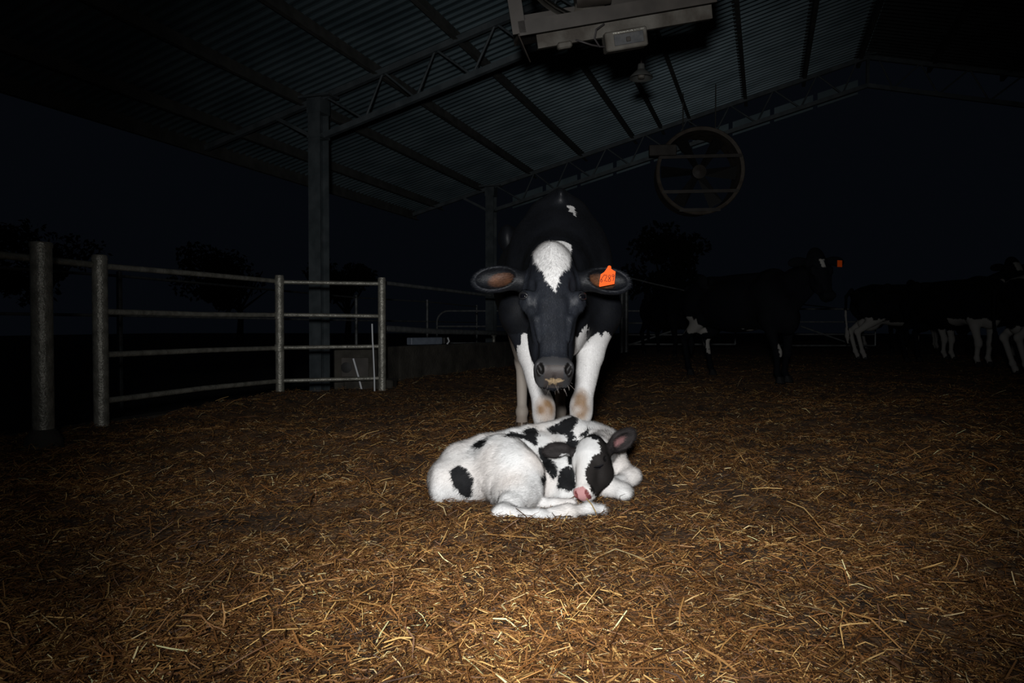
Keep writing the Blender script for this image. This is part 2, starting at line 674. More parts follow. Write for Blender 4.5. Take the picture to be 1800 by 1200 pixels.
# ------------------------------------------------------------------ barn frame
TH, BS = 0.345, 1.30
U1, DU = 6.382 * BS, 5 * BS
VC, VR = -4.473 * BS, 1.36 * BS
VE = -6.09 * BS
ST = 0.254
ZT, ZB = CAMZ + 2.406 * BS, CAMZ + 2.003 * BS


def W(u, v, z):
    return Vector((u * math.sin(TH) + v * math.cos(TH), u * math.cos(TH) - v * math.sin(TH), z))


def ztop(v):
    return ZT + ST * (v - VC) if v <= VR else ZT + ST * (VR - VC) - ST * (v - VR)


def zbot(v):
    return ztop(v) - (ZT - ZB)


U_A, U_B = -3.0, U1 + DU + 0.45
VE2 = 2 * VR - VE


def roof_sheet(v0, v1, name, m):
    vs, fs = [], []
    pitch = 0.142
    us = []
    u = U_A
    while u < U_B:
        us += [(u, 0.0), (u + 0.094, 0.0), (u + 0.102, -0.036), (u + 0.134, -0.036)]
        u += pitch
    # ribs hang as troughs seen from below
    for v in (v0, v1):
        for (uu, dz) in us:
            vs.append(W(uu, v, ztop(v) + 0.20 + dz))
    n = len(us)
    for i in range(n - 1):
        fs.append((i, i + 1, n + i + 1, n + i))
    b = MB(); b.add(vs, fs)
    o = b.build(name, m)
    sm = o.modifiers.new('thick', 'SOLIDIFY'); sm.thickness = 0.003
    return tag(o, kind='structure')


roof_sheet(VE - 0.1, VR, 'ceiling', M_ROOF)
roof_sheet(VR, VE2 + 0.1, 'ceiling', M_ROOFSHADE)

pv = [VE, -5.573 * BS, -4.678 * BS, -3.789 * BS, -2.894 * BS, -2.049 * BS, -1.60 * BS, -1.164 * BS, -0.333 * BS, 0.5 * BS, 1.25 * BS]
plab = ['folded steel purlin along the low left eave edge', 'second steel purlin up from the left eave', 'steel purlin resting on the tops of the columns',
        'steel purlin crossing the near truss at its first top node', 'steel purlin ending under the square box fan, left of it',
        'steel purlin running out from below the square box fan', 'steel purlin behind the hanging bell lamp', 'steel purlin just right of the hanging bell lamp',
        'steel purlin running above the round drum fan', 'dim steel purlin left of the roof ridge', 'steel ridge purlin at the top of the roof']
for i, v in enumerate(pv):
    b = MB()
    zz = ztop(v) + 0.09
    big = i == 0
    h, wd = (0.22, 0.07) if big else (0.16, 0.06)
    b.beam(W(U_A, v, zz), W(U_B, v, zz), 0.012, h)
    b.beam(W(U_A, v + wd / 2, zz - h / 2), W(U_B, v + wd / 2, zz - h / 2), wd, 0.012)
    b.beam(W(U_A, v - wd / 2, zz + h / 2), W(U_B, v - wd / 2, zz + h / 2), wd, 0.012)
    o = b.build('roof_purlin', M_PURLIN)
    tag(o, plab[i], 'roof beam', 'steel purlins under the roof sheets')
for k, (v, lb) in enumerate(((2.2 * BS, 'first'), (3.1 * BS, 'second'), (4.2 * BS, 'third'), (5.4 * BS, 'fourth'))):
    b = MB(); zz = ztop(v) + 0.09
    b.beam(W(U_A, v, zz), W(U_B, v, zz), 0.06, 0.16)
    tag(b.build('roof_purlin', M_PURLIN), lb + ' faint steel purlin down the far roof slope right of the ridge', 'roof beam', 'purlins of the far roof slope')


def truss(u, label, extra):
    t = empty('roof_truss', W(u, VC, ztop(VC)), label, 'roof truss', 'roof trusses')
    nodes = [-4.28, -3.69, -3.1, -2.46, -1.84, -1.18, -0.54, 0.09, 0.69, 1.22]
    b = MB()
    b.beam(W(u, VE + 0.15, ztop(VE + 0.15)), W(u, VR, ztop(VR)), 0.07, 0.075)
    b.beam(W(u, VR, ztop(VR)), W(u, 2 * VR - VC, ztop(2 * VR - VC)), 0.07, 0.075)
    b.build('top_chord', M_STEEL, t)
    b = MB()
    b.beam(W(u, VC, zbot(VC)), W(u, VR, zbot(VR)), 0.07, 0.075)
    b.beam(W(u, VR, zbot(VR)), W(u, 2 * VR - VC, zbot(2 * VR - VC)), 0.07, 0.075)
    b.build('bottom_chord', M_STEEL, t)
    seq = []
    for i, n in enumerate(nodes):
        v = n * BS
        if i == 0:
            seq.append(('t', VC + 0.12))
        else:
            seq.append(('t', v))
        if i < len(nodes) - 1:
            vb = (nodes[i] + nodes[i + 1]) / 2 * BS + 0.10
            seq.append(('b', vb))
    for mir in (0, 1):
        for (ka, va), (kb, vb) in zip(seq[:-1], seq[1:]):
            if mir: va, vb = 2 * VR - va, 2 * VR - vb
            b = MB()
            b.tube([W(u, va, (ztop if ka == 't' else zbot)(va)), W(u, vb, (ztop if kb == 't' else zbot)(vb))], 0.015, 8)
            b.build('web_rod', M_STEEL, t)
    b = MB()   # king post and cap plate
    b.beam(W(u, VR, zbot(VR)), W(u, VR, ztop(VR) + 0.1), 0.05, 0.05, Vector((0, 1, 0)))
    b.beam(W(u, VR - 0.14, ztop(VR) + 0.05), W(u, VR + 0.14, ztop(VR) + 0.05), 0.1, 0.02)
    b.build('king_post', M_STEEL, t)
    b = MB()   # knee brace of the eave overhang
    b.beam(W(u, VC - 0.08, zbot(VC) + 0.02), W(u, VC - 0.70, ztop(VC - 0.70)), 0.06, 0.05)
    b.build('knee_brace', M_STEEL, t)
    return t


truss(U1, 'near lattice steel roof truss carried by the tall left column', 0)
truss(U1 + DU, 'far lattice steel roof truss above the cow and the round fan', 1)

for u, lab in ((U1, 'tall grey steel column standing behind the near pipe fence'), (U1 + DU, 'distant grey steel column rising behind the cow\'s back')):
    t = empty('steel_column', W(u, VC, -0.28), lab, 'column', 'steel columns of the left row')
    M = Matrix.Rotation(-TH, 3, 'Z')
    b = MB()
    hz = ztop(VC) + 0.28
    b.box(W(u, VC, -0.28 + hz / 2), (0.012, 0.2, hz), M)
    b.box(W(u, VC, -0.28 + hz / 2) + M @ Vector((0, 0.1, 0)), (0.19, 0.014, hz), M)
    b.box(W(u, VC, -0.28 + hz / 2) + M @ Vector((0, -0.1, 0)), (0.19, 0.014, hz), M)
    b.build('column_shaft', M_STEEL, t)
    b = MB()
    b.box(W(u, VC, ztop(VC) + 0.03), (0.50, 0.24, 0.03), M)
    b.box(W(u, VC, ztop(VC) - 0.1), (0.22, 0.23, 0.2), M)
    b.box(W(u, VC, zbot(VC)), (0.22, 0.23, 0.03), M)
    b.build('cap_plate', M_STEEL, t)
    b = MB(); b.box(W(u, VC, -0.265), (0.3, 0.32, 0.03), M); b.build('base_plate', M_STEEL, t)

# barge sheet closing the far end below the roof edge
b = MB()
for i in range(9):
    va, vb = VC + 0.35 + i * 0.8, VC + 0.35 + i * 0.8 + 0.72
    if vb > VR: break
    b.add([W(U_B, va, zbot(va) + 0.02), W(U_B, vb, zbot(vb) + 0.02), W(U_B, vb, zbot(vb) + 0.30), W(U_B, va, zbot(va) + 0.30)], [(0, 1, 2, 3)])
o = b.build('trim_1', M_ROOF)
sm = o.modifiers.new('thick', 'SOLIDIFY'); sm.thickness = 0.02
tag(o, kind='structure')


# ------------------------------------------------------------------ pipe fence on the left
def pipe_cap(b, p, r):
    b.lathe([(r, -0.02), (r * 1.03, -0.005), (r * 0.9, 0.008), (0.0, 0.012)], p, n=16)


fe = empty('pipe_fence', P(175, 745, 5.25), 'steel pipe fence of four rails and three posts on the left of the pen', 'fence')
posts = [((175, 450), (175, 745), 5.25, 0.053), ((491, 485), (493, 697), 7.4, 0.045), ((671, 489), (675, 690), 7.67, 0.042)]
tops = []
for (tx, ty), (bx, by), d, r in posts:
    a = P(tx, ty, d); c = P(bx, by, d); c.z = min(c.z, 0) - 0.05; c.x = a.x
    b = MB(); b.tube([c, a], r, 20); pipe_cap(b, a, r)
    b.tube([a - Vector((0, 0, 0.03)), a - Vector((0, 0, 0.018))], r * 1.06, 20)
    b.build('post', M_GALV, fe, True)
rl = [((188, 467.5), (482, 494)), ((188, 547.5), (484, 553.5)), ((188, 623.5), (484, 611.5)), ((188, 705), (484, 669.5))]
for k, ((x0, y0), (x1, y1)) in enumerate(rl):
    b = MB()
    p0, p1 = P(x0, y0, 5.25), P(x1, y1, 7.4)
    p0.x -= 0.04; p1.x += 0.03
    mid = (p0 + p1) / 2 + Vector((0, 0, (0.004, -0.008, 0.005, 0.012)[k]))
    b.tube([p0, mid, p1], 0.023, 12)
    b.build('rail', M_GALV, fe, True)
rl = [((500, 495.5), (665, 498.5)), ((500, 553), (665, 555.5)), ((500, 611), (665, 608.5)), ((500, 669), (665, 664.5))]
for k, ((x0, y0), (x1, y1)) in enumerate(rl):
    b = MB()
    b.tube([P(x0, y0, 7.4) - Vector((0.03, 0, 0)), P(x1, y1, 7.67) + Vector((0.02, 0, 0))], 0.021, 12)
    b.build('rail', M_GALV, fe, True)
# top rail running on towards us behind the thick gate post
b = MB(); b.tube([P(168, 465.5, 5.25), P(0, 448, 4.35), P(-260, 421, 3.5)], 0.024, 12); b.build('rail', M_GALV, fe, True)
# weld collars
for tx, ty, d in ((491, 554, 7.36), (491, 611, 7.36), (491, 495, 7.36)):
    b = MB(); p = P(tx, ty, d); b.tube([p - Vector((0, 0, .035)), p + Vector((0, 0, .035))], 0.048, 16); b.build('weld_collar', M_GALV, fe, True)

gp = empty('gate_post', P(71, 785, 4.3), 'thick round steel gate post at the left edge, standing alone', 'post')
a = P(72, 427, 4.3); c = P(72, 785, 4.3); c.z = -0.1; c.x = a.x
b = MB(); b.tube([c, a], 0.059, 28); b.build('post_pipe', M_GALV, gp, True)
b = MB(); b.lathe([(0.062, -0.03), (0.064, -0.01), (0.06, 0.004), (0.0, 0.008)], a, n=28); b.build('post_cap', M_GALV, gp, True)
b = MB(); b.lathe([(0.115, -0.08), (0.10, 0.04), (0.062, 0.10)], (a.x, a.y, 0.0), n=24); b.build('mud_collar', M_CONC, gp, True)

# kerb at the edge of the bedding
b = MB()
pts = [(y, float(left_edge(y))) for y in np.arange(0.5, 7.46, 0.35)]
for (y0, x0), (y1, x1) in zip(pts[:-1], pts[1:]):
    b.beam((x0 - 0.06, y0, -0.14), (x1 - 0.06, y1 + 0.004, -0.14), 0.16, 0.26)
tag(b.build('concrete_kerb', M_CONC), 'low muddy concrete kerb along the foot of the left pipe fence', 'kerb')

# feed wall beyond the fence
fw = MB()
q = [(-1.70, 8.55), (-1.545, 9.2), (-0.19, 12.0), (2.2, 17.0)]
for (x0, y0), (x1, y1) in zip(q[:-1], q[1:]):
    fw.beam((x0, y0, 0.10), (x1, y1 + 0.01, 0.10), 0.16, 0.74)
tag(fw.build('feed_wall', M_CONC), 'low stained concrete feed wall running from the fence corner to behind the cow', 'wall')

# rails above the feed wall
fr = empty('feed_rail', (-1.6, 9.2, 0.4), 'two long pipe rails above the concrete feed wall left of the cow', 'rail')
b = MB(); b.tube([P(676, 497, 8.4), P(760, 507, 9.9), P(868, 520, 12.2), Vector((2.3, 17.2, 1.2))], 0.024, 10); b.build('top_rail', M_GALVD, fr, True)
b = MB(); b.tube([P(676, 577, 8.4), P(760, 582, 9.9), P(868, 585, 12.2), Vector((2.3, 17.2, .5))], 0.040, 10); b.build('middle_rail', M_GALVD, fr, True)
for px, d in ((868, 12.15),):
    b = MB(); t = P(px, 590, d); b.tube([Vector((t.x, t.y, 0.2)), t], 0.03, 10); b.lathe([(0.045, -.01), (0.05, 0.0), (0.045, .01)], t, n=12); b.build('stub_post', M_GALV, fr, True)
b = MB(); b.tube([Vector((2.30, 17.2, 0)), Vector((2.30, 17.2, 1.3))], 0.03, 10); b.build('end_post', M_GALVD, fr, True)

# valve box of the water trough at the fence corner
vb = empty('valve_box', P(628, 690, 7.95), 'square concrete valve box with a pipe on its face, behind the fence corner', 'box')
c0 = P(628, 655, 8.05)
b = MB(); b.box((c0.x, 8.08, 0.20), (0.48, 0.28, 0.54), None, 0.012)
b.box((c0.x + .16, 8.02, 0.03), (0.55, 0.3, 0.2), None, 0.012); b.build('box_body', M_CONC, vb)
b = MB(); b.box((c0.x - 0.0, 7.935, 0.27), (0.31, 0.012, 0.22), None, 0.004); b.build('cover_plate', M_FANB, vb)
b = MB(); b.lathe([(0.055, 0), (0.06, 0.03), (0.03, 0.035), (0, 0.035)], (c0.x - 0.09, 7.925, 0.27), (0, -1, 0), 20); b.build('valve', M_BLACK, vb, True)
b = MB(); b.tube([P(621, 630, 7.9), P(631, 665, 7.88), P(637, 690, 7.86)], 0.011, 10); b.build('pipe', M_WHITE, vb, True)
b = MB(); b.tube([P(654, 569, 7.62), P(655, 601, 7.62), P(656, 612, 7.62), P(658, 661, 7.62), P(658.5, 690, 7.62)], [0.0085] * 5, 12)
sp = b.build('standpipe', M_WHITE, None, True)
tag(sp, 'thin white standpipe leaning upright just left of the fence corner post', 'pipe')

# object on the feed wall
bx = empty('metal_box', P(757, 600, 10.1), 'pale blue grey box with a black end lying on the feed wall', 'box')
b = MB(); c = P(747, 598, 10.05); M = Matrix.Rotation(math.radians(62), 3, 'Z') @ Matrix.Rotation(math.radians(0), 3, 'Y')
b.box((c.x, c.y, 0.525), (0.62, 0.10, 0.10), Matrix.Rotation(math.radians(52), 3, 'Z'), 0.008); b.build('box_shell', M_BLUEBOX, bx)
b = MB(); c2 = Vector((c.x, c.y, 0.525)) + Matrix.Rotation(math.radians(52), 3, 'Z') @ Vector((0.33, 0, 0))
b.box(c2 + Vector((0.05, 0.03, 0)), (0.15, 0.12, 0.11), Matrix.Rotation(math.radians(52), 3, 'Z'), 0.015); b.build('motor_end', M_BLACK, bx)
b = MB(); b.tube([c2 + Vector((0.09, -.03, -.05)), c2 + Vector((0.12, -.03, -.01)), c2 + Vector((0.10, -.03, .045))], 0.012, 8); b.build('bright_clip', M_WHITE, bx, True)

# outer fence across the alley
of = empty('outer_fence', (-4.67, 8.4, -0.28), 'thin far fence with slim posts and two wires beyond the left alley', 'fence')
op = [(-7.5, 3.0), (-4.67, 8.4), (-3.2, 14.5), (-2.03, 16.9), (-1.05, 21.0)]
for x, y in op[1:]:
    b = MB(); b.tube([(x, y, -0.28), (x, y, 1.38)], 0.033, 10); b.lathe([(0.036, 0), (0, 0.01)], (x, y, 1.38), n=10); b.build('post', M_GALVD, of, True)
for z in (1.33, 0.86):
    b = MB(); b.tube([(x, y + .0, z) for x, y in op], 0.017, 8); b.build('rail', M_GALVD, of, True)


def cattle_gate(name, x0, x1, y, zs, r, label, diag, rounded=False, hinge=None):
    t = empty(name, ((x0 + x1) / 2, y, 0), label, 'gate')
    z0, z1 = zs[0], zs[-1]
    b = MB()
    if rounded:
        pts = []
        R_ = 0.26
        for k in range(7):
            a = PI - k / 6 * PI / 2
            pts.append((x0 + R_ + R_ * math.cos(a), y, z1 - R_ + R_ * math.sin(a)))
        pts = [(x0, y, z0)] + pts + [(x1, y, z1), (x1, y, z0)]
    else:
        pts = [(x0, y, z0), (x0, y, z1), (x1, y, z1), (x1, y, z0)]
    b.tube(pts, r, 8); b.build('gate_frame', M_GALVD, t, True)
    for z in zs[:-1]:
        b = MB(); b.tube([(x0, y, z), (x1, y, z)], r * .9, 8); b.build('bar', M_GALVD, t, True)
    if diag:
        b = MB(); b.tube([(x0 + diag[0], y - .02, diag[1]), (x0 + diag[2], y - .02, diag[3])], r * .9, 8); b.build('diagonal_brace', M_GALVD, t, True)
    return t


cattle_gate('cattle_gate', P(768, 560, 16).x, P(900, 560, 16).x, 16.0, [0.02, 0.36, 0.74, 1.09], 0.022,
            'round cornered pipe gate seen faintly above the feed wall left of the cow', None, True)
gy = 17.0
gx0 = P(1103, 560, gy).x
zz = [0.31, 0.54, 0.82, 1.11]
cattle_gate('cattle_gate', gx0, gx0 + 2.6, gy, zz, 0.024, 'four bar pipe gate with a diagonal brace right of the cow', (0.03, 0.29, 1.35, 0.72))
cattle_gate('cattle_gate', P(1428, 560, gy).x - 1.0, P(1495, 560, gy).x + 0.6, gy, [0.28, 0.55, 0.85, 1.16], 0.022, 'dim four bar pipe gate between the two groups of cows', (0.7, 0.75, 1.9, 0.33))
for px, w_, top, lab in ((1093, 0.055, 1.85, 'left one of the two slim gate posts right of the cow'), (1101, 0.05, 1.92, 'right one of the two slim gate posts, holding the sloping cable')):
    b = MB(); p = P(px, 560, gy); b.tube([(p.x, gy, 0.0), (p.x, gy, top)], w_, 10); b.lathe([(w_ * 1.05, 0), (0, .01)], (p.x, gy, top), n=10)
    tag(b.build('gate_post', M_GALVD, None, True), lab, 'post')
b = MB(); b.tube([P(1103, 487, gy), P(1150, 499, gy + .3), P(1215, 513, gy + .6), P(1500, 545, gy + 4)], 0.018, 8)
tag(b.build('sloping_cable', M_GALVD, None, True), 'cable sloping down to the right from the slim gate posts', 'cable')
b = MB(); b.tube([P(1052, 567, gy + .2), P(1091, 568, gy + .2)], .02, 8); b.tube([P(1040, 588, gy + .2), P(1091, 589, gy + .2)], .02, 8)
tag(b.build('fence_rail', M_GALVD, None, True), 'short pair of rails between the cow and the slim gate posts', 'rail')


# ------------------------------------------------------------------ square box fan overhead
fn = empty('box_fan', P(1080, 20, 4.9), 'large square box fan housing hanging overhead at the top of the frame', 'fan')
# outlet edge nearest the camera: lower front lip between these two points
A = P(913, 60, 4.75); B = P(1258, 0, 4.75)          # front lip
xa = (B - A).normalized()
Wd = (B - A).length
upv = Vector((0.10, -0.22, 0.97)); upv = (upv - xa * upv.dot(xa)).normalized()   # the open face leans back
bk = upv.cross(xa).normalized()
if bk.y < 0: bk = -bk
HT = 1.25; DP = 0.5


def fp(a, u, d):
    return A + xa * (a * Wd) + upv * u + bk * d


def slab(b, c, t=0.012):
    # thin plate from 4 corners
    n = (Vector(c[1]) - Vector(c[0])).cross(Vector(c[3]) - Vector(c[0])).normalized() * t
    b.add([*c, *[Vector(p) + n for p in c]], [(0, 3, 2, 1), (4, 5, 6, 7), (0, 1, 5, 4), (1, 2, 6, 5), (2, 3, 7, 6), (3, 0, 4, 7)])


b = MB(); slab(b, [fp(0, 0, 0), fp(1, 0, 0), fp(1, 0, DP), fp(0, 0, DP)]); b.build('bottom_panel', M_FANB, fn)
b = MB(); slab(b, [fp(0, HT, 0), fp(1, HT, 0), fp(1, HT, DP), fp(0, HT, DP)]); b.build('top_panel', M_FAN, fn)
for s in (0, 1):
    b = MB(); slab(b, [fp(s, 0, 0), fp(s, HT, 0), fp(s, HT, DP), fp(s, 0, DP)]); b.build('side_panel', M_FAN, fn)
# rim channels framing the open face
for (a0, u0, a1, u1) in ((0, 0.03, 1, 0.03), (0, HT, 1, HT)):
    b = MB(); b.beam(fp(a0, u0, -0.01), fp(a1, u1, -0.01), 0.03, 0.09, upv); b.build('rim_channel', M_FANB, fn)
for a0 in (0, 1):
    b = MB(); b.beam(fp(a0, 0, -0.01), fp(a0, HT, -0.01), 0.03, 0.09, xa); b.build('rim_channel', M_FANB, fn)
# inlet ring, blades, hub and motor inside
cc_ = fp(0.5, HT / 2, DP * 0.55)
b = MB(); b.lathe([(HT * 0.47, -0.08), (HT * 0.45, 0.0), (HT * 0.47, 0.1), (HT * 0.48, 0.1), (HT * 0.47, 0), (HT * 0.485, -0.08)], cc_, bk, 48)
b.build('fan_ring', M_FAN, fn, True)
b = MB(); b.lathe([(0, -0.06), (0.07, -0.06), (0.08, 0.05), (0, 0.05)], cc_, bk, 20); b.build('hub', M_FANB, fn, True)
for k in range(6):
    th = k * PI / 3 + 0.3
    dr = xa * math.cos(th) + upv * math.sin(th); tn = -xa * math.sin(th) + upv * math.cos(th)
    b = MB()
    c = [cc_ + dr * 0.07 - tn * 0.05 - bk * .03, cc_ + dr * 0.55 - tn * 0.13 - bk * .05, cc_ + dr * 0.55 + tn * 0.10 + bk * .05, cc_ + dr * 0.07 + tn * 0.04 + bk * .03]
    slab(b, c, 0.004); b.build('fan_blade', M_FAN, fn)
b = MB(); b.lathe([(0, -0.12), (0.085, -0.12), (0.09, 0.12), (0, 0.13)], fp(0.42, 0.22, DP * 0.5), xa, 20); b.build('motor', M_FANB, fn, True)
for u_ in (0.15, 0.30):
    b = MB(); b.beam(fp(0, u_, DP * 0.75), fp(1, u_, DP * .75), 0.03, 0.05, upv); b.build('motor_rail', M_FANB, fn)
# flared guide plate at the lower left corner and folded flange below
b = MB(); slab(b, [fp(0, -0.01, 0), fp(0, HT * .2, 0.0), fp(0.02, 0.03, DP), fp(0.05, -0.16, DP * .42)], 0.008); b.build('corner_plate', M_FANB, fn)
b = MB()
L0 = fp(0.09, -0.03, 0.10); L1 = fp(1.0, -0.03, 0.10)
b.beam(L0, L1, 0.012, 0.12, upv)
b.beam(L0 - upv * .06 + bk * .03, L1 - upv * .06 + bk * .03, 0.07, 0.012, upv)
b.build('lower_flange', M_FAN, fn)
for a_ in (0.02, 0.98):
    q0 = fp(a_, HT, DP * .5)
    vv = q0.x * math.cos(TH) - q0.y * math.sin(TH)
    b = MB(); b.tube([q0, Vector((q0.x, q0.y, max(q0.z + .2, ztop(vv) + 0.18)))], 0.012, 8)
    b.build('hanger_rod', M_PURLIN, fn, True)
# ballast and control box
b = MB(); c = P(992, 80, 4.85); Mx = Matrix((xa, bk, upv)).transposed()
b.box(c, (0.10, 0.08, 0.045), Mx, 0.01); b.build('terminal_block', M_FAN, fn)
cb = empty('control_box', P(1098, 72, 4.85), 'small grey control box hanging under the square box fan', 'control box')
b = MB(); c = P(1098, 71, 4.86)
b.box(c, (0.285, 0.14, 0.125), Mx, 0.008); b.build('case', M_FAN, cb)
b = MB(); b.box(c - bk * 0.072 + xa * 0.015 + upv * .0, (0.20, 0.01, 0.07), Mx, 0.002); b.build('window_panel', M_PANEL, cb)
b = MB(); b.box(c - bk * 0.074 + xa * 0.015 + upv * .045, (0.21, 0.012, 0.008), Mx); b.build('seam_strip', M_GALV, cb)
b = MB(); b.box(c - bk * 0.08 + xa * 0.01 - upv * .005, (0.03, 0.01, 0.03), Mx, 0.003); b.build('switch', M_FANB, cb)
b = MB(); b.tube([P(1012, 70, 4.86), P(1025, 74, 4.84), P(1040, 79, 4.86), P(1056, 82, 4.9)], 0.006, 8)
b.tube([P(1062, 42, 4.8), P(1048, 52, 4.78), P(1045, 68, 4.8), P(1054, 82, 4.82), P(1066, 82, 4.86)], 0.006, 8)
tag(b.build('power_cable', M_CABLE, None, True), 'loose looped power cables between the box fan and its control box', 'cable')

# bell lamp (switched off)
bl = empty('bell_lamp', P(1127, 128, 6.6), 'unlit dark bell shaped pendant lamp hanging below the control box', 'lamp')
lp = P(1127, 132, 6.6)
b = MB(); b.lathe([(0.03, 0.10), (0.035, 0.05), (0.06, 0.03), (0.105, -0.015), (0.108, -0.03), (0.10, -0.028), (0.05, 0.02)], lp, n=28); b.build('lamp_shade', M_PURLIN, bl, True)
b = MB(); b.lathe([(0, -0.035), (0.03, -0.03), (0.035, 0.0), (0.02, 0.04)], lp, n=16); b.build('bulb', M_FAN, bl, True)
b = MB(); b.tube([lp + Vector((0, 0, .09)), lp + Vector((0.004, 0, .2)), lp + Vector((0, 0.02, 0.9))], 0.008, 8); b.build('cord', M_CABLE, bl, True)

# ------------------------------------------------------------------ round drum fan under the far truss
df = empty('drum_fan', P(1230, 297, 13.2), 'round drum fan hanging under the far truss, right of the cow', 'fan')
dc = P(1231, 300, 13.2)
ax = Vector((-0.10, -1, -0.06)).normalized()
R_ = 0.80
b = MB(); b.lathe([(R_ * .93, -0.85), (R_ * .93, 0.0), (R_, 0.03), (R_ + .015, 0.0), (R_ * .96, -0.01), (R_ * .96, -0.85), (R_ * .93, -0.85)], dc, ax, 56); b.build('drum', M_DRUM, df, True)
rt = ax.cross(Vector((0, 0, 1))).normalized() * -1
upz = rt.cross(ax).normalized()
if upz.z < 0: upz = -upz
if rt.x < 0: rt = -rt
Md = Matrix((rt, ax, upz)).transposed()
for z_, wd in ((0.26, 1.5), (-0.38, 1.4), (-0.72, 0.75)):
    b = MB(); b.box(dc + upz * z_ + ax * 0.02, (wd, 0.03, 0.06), Md); b.build('cross_bar', M_FANB, df)
b = MB(); b.lathe([(0, -0.12), (0.13, -0.12), (0.13, 0.1), (0, 0.14)], dc - ax * .2, ax, 20); b.build('motor', M_FANB, df, True)
b = MB(); b.box(dc - rt * .70 + upz * .38 + ax * .03, (0.50, 0.12, 0.20), Md, .01); b.build('bracket', M_FANB, df)
for k in range(6):
    th = k * PI / 3
    dr = rt * math.cos(th) + upz * math.sin(th); tn = -rt * math.sin(th) + upz * math.cos(th)
    b = MB(); o0 = dc - ax * .2
    slab(b, [o0 + dr * .1 - tn * .06 - ax * .04, o0 + dr * .7 - tn * .14 - ax * .06, o0 + dr * .7 + tn * .1 + ax * .06, o0 + dr * .1 + tn * .05 + ax * .04], .006)
    b.build('fan_blade', M_BLACK, df)
for sx in (-.3, .3):
    b = MB(); p0 = dc + rt * sx + upz * .72 - ax * .2
    b.tube([p0, Vector((p0.x, p0.y, ztop(p0.x * math.cos(TH) - p0.y * math.sin(TH)) + .18))], 0.012, 8); b.build('hanger_rod', M_PURLIN, df, True)


# ------------------------------------------------------------------ trees beyond the barn
def tree(x, y, h, rad, label, seed):
    r = random.Random(seed)
    t = empty('tree', (x, y, -0.28), label, 'tree', 'trees on the night skyline')
    b = MB()
    b.tube([(x, y, -0.3), (x + .1, y, h * .3), (x - .1, y, h * .6)], [0.22, 0.16, 0.08], 8)
    for k in range(5):
        a = r.random() * 6.28
        b.tube([(x, y, h * .35), (x + math.cos(a) * rad * .6, y + math.sin(a) * rad * .6, h * (.6 + .25 * r.random()))], [0.09, 0.03], 6)
    b.build('trunk', M_BARK, t, True)
    n = 2600
    c = np.zeros((n, 3)); k = 0
    lobes = [(r.gauss(0, .45) * rad, r.gauss(0, .45) * rad, h * (0.45 + .5 * r.random()), rad * (.28 + .3 * r.random())) for _ in range(11)]
    g2 = np.random.default_rng(seed)
    li = g2.integers(0, len(lobes), n)
    Lb = np.array(lobes)[li]
    dv = g2.normal(0, 1, (n, 3)); dv /= np.linalg.norm(dv, axis=1)[:, None]
    c = Lb[:, :3] + dv * (Lb[:, 3:4] * g2.random((n, 1)) ** .4) * np.array([[1, 1, .7]]) + np.array([[x, y, 0]])
    s1 = g2.normal(0, 1, (n, 3)); s1 /= np.linalg.norm(s1, axis=1)[:, None]
    s2 = np.cross(s1, g2.normal(0, 1, (n, 3))); s2 /= np.linalg.norm(s2, axis=1)[:, None]
    q = 0.17
    V = np.stack([c - s1 * q, c - s2 * q * .5, c + s1 * q, c + s2 * q * .5], 1).reshape(-1, 3)
    Q = np.arange(n * 4).reshape(-1, 4)
    o = link_mesh('foliage', np_mesh('foliage', V, Q, False), M_LEAF, t)
    o['kind'] = 'stuff'


tree(P(1170, 500, 34).x, 34, 5.2, 2.2, 'broad dark tree on the skyline right of the cow', 1)
tree(P(420, 500, 40).x, 40, 4.6, 2.6, 'dark tree on the skyline left of the tall column', 2)
tree(P(610, 500, 42).x, 42, 4.3, 2.0, 'dark tree on the skyline right of the tall column', 3)
tree(P(60, 500, 36).x, 36, 5.6, 2.8, 'dark tree on the skyline at the far left edge', 4)


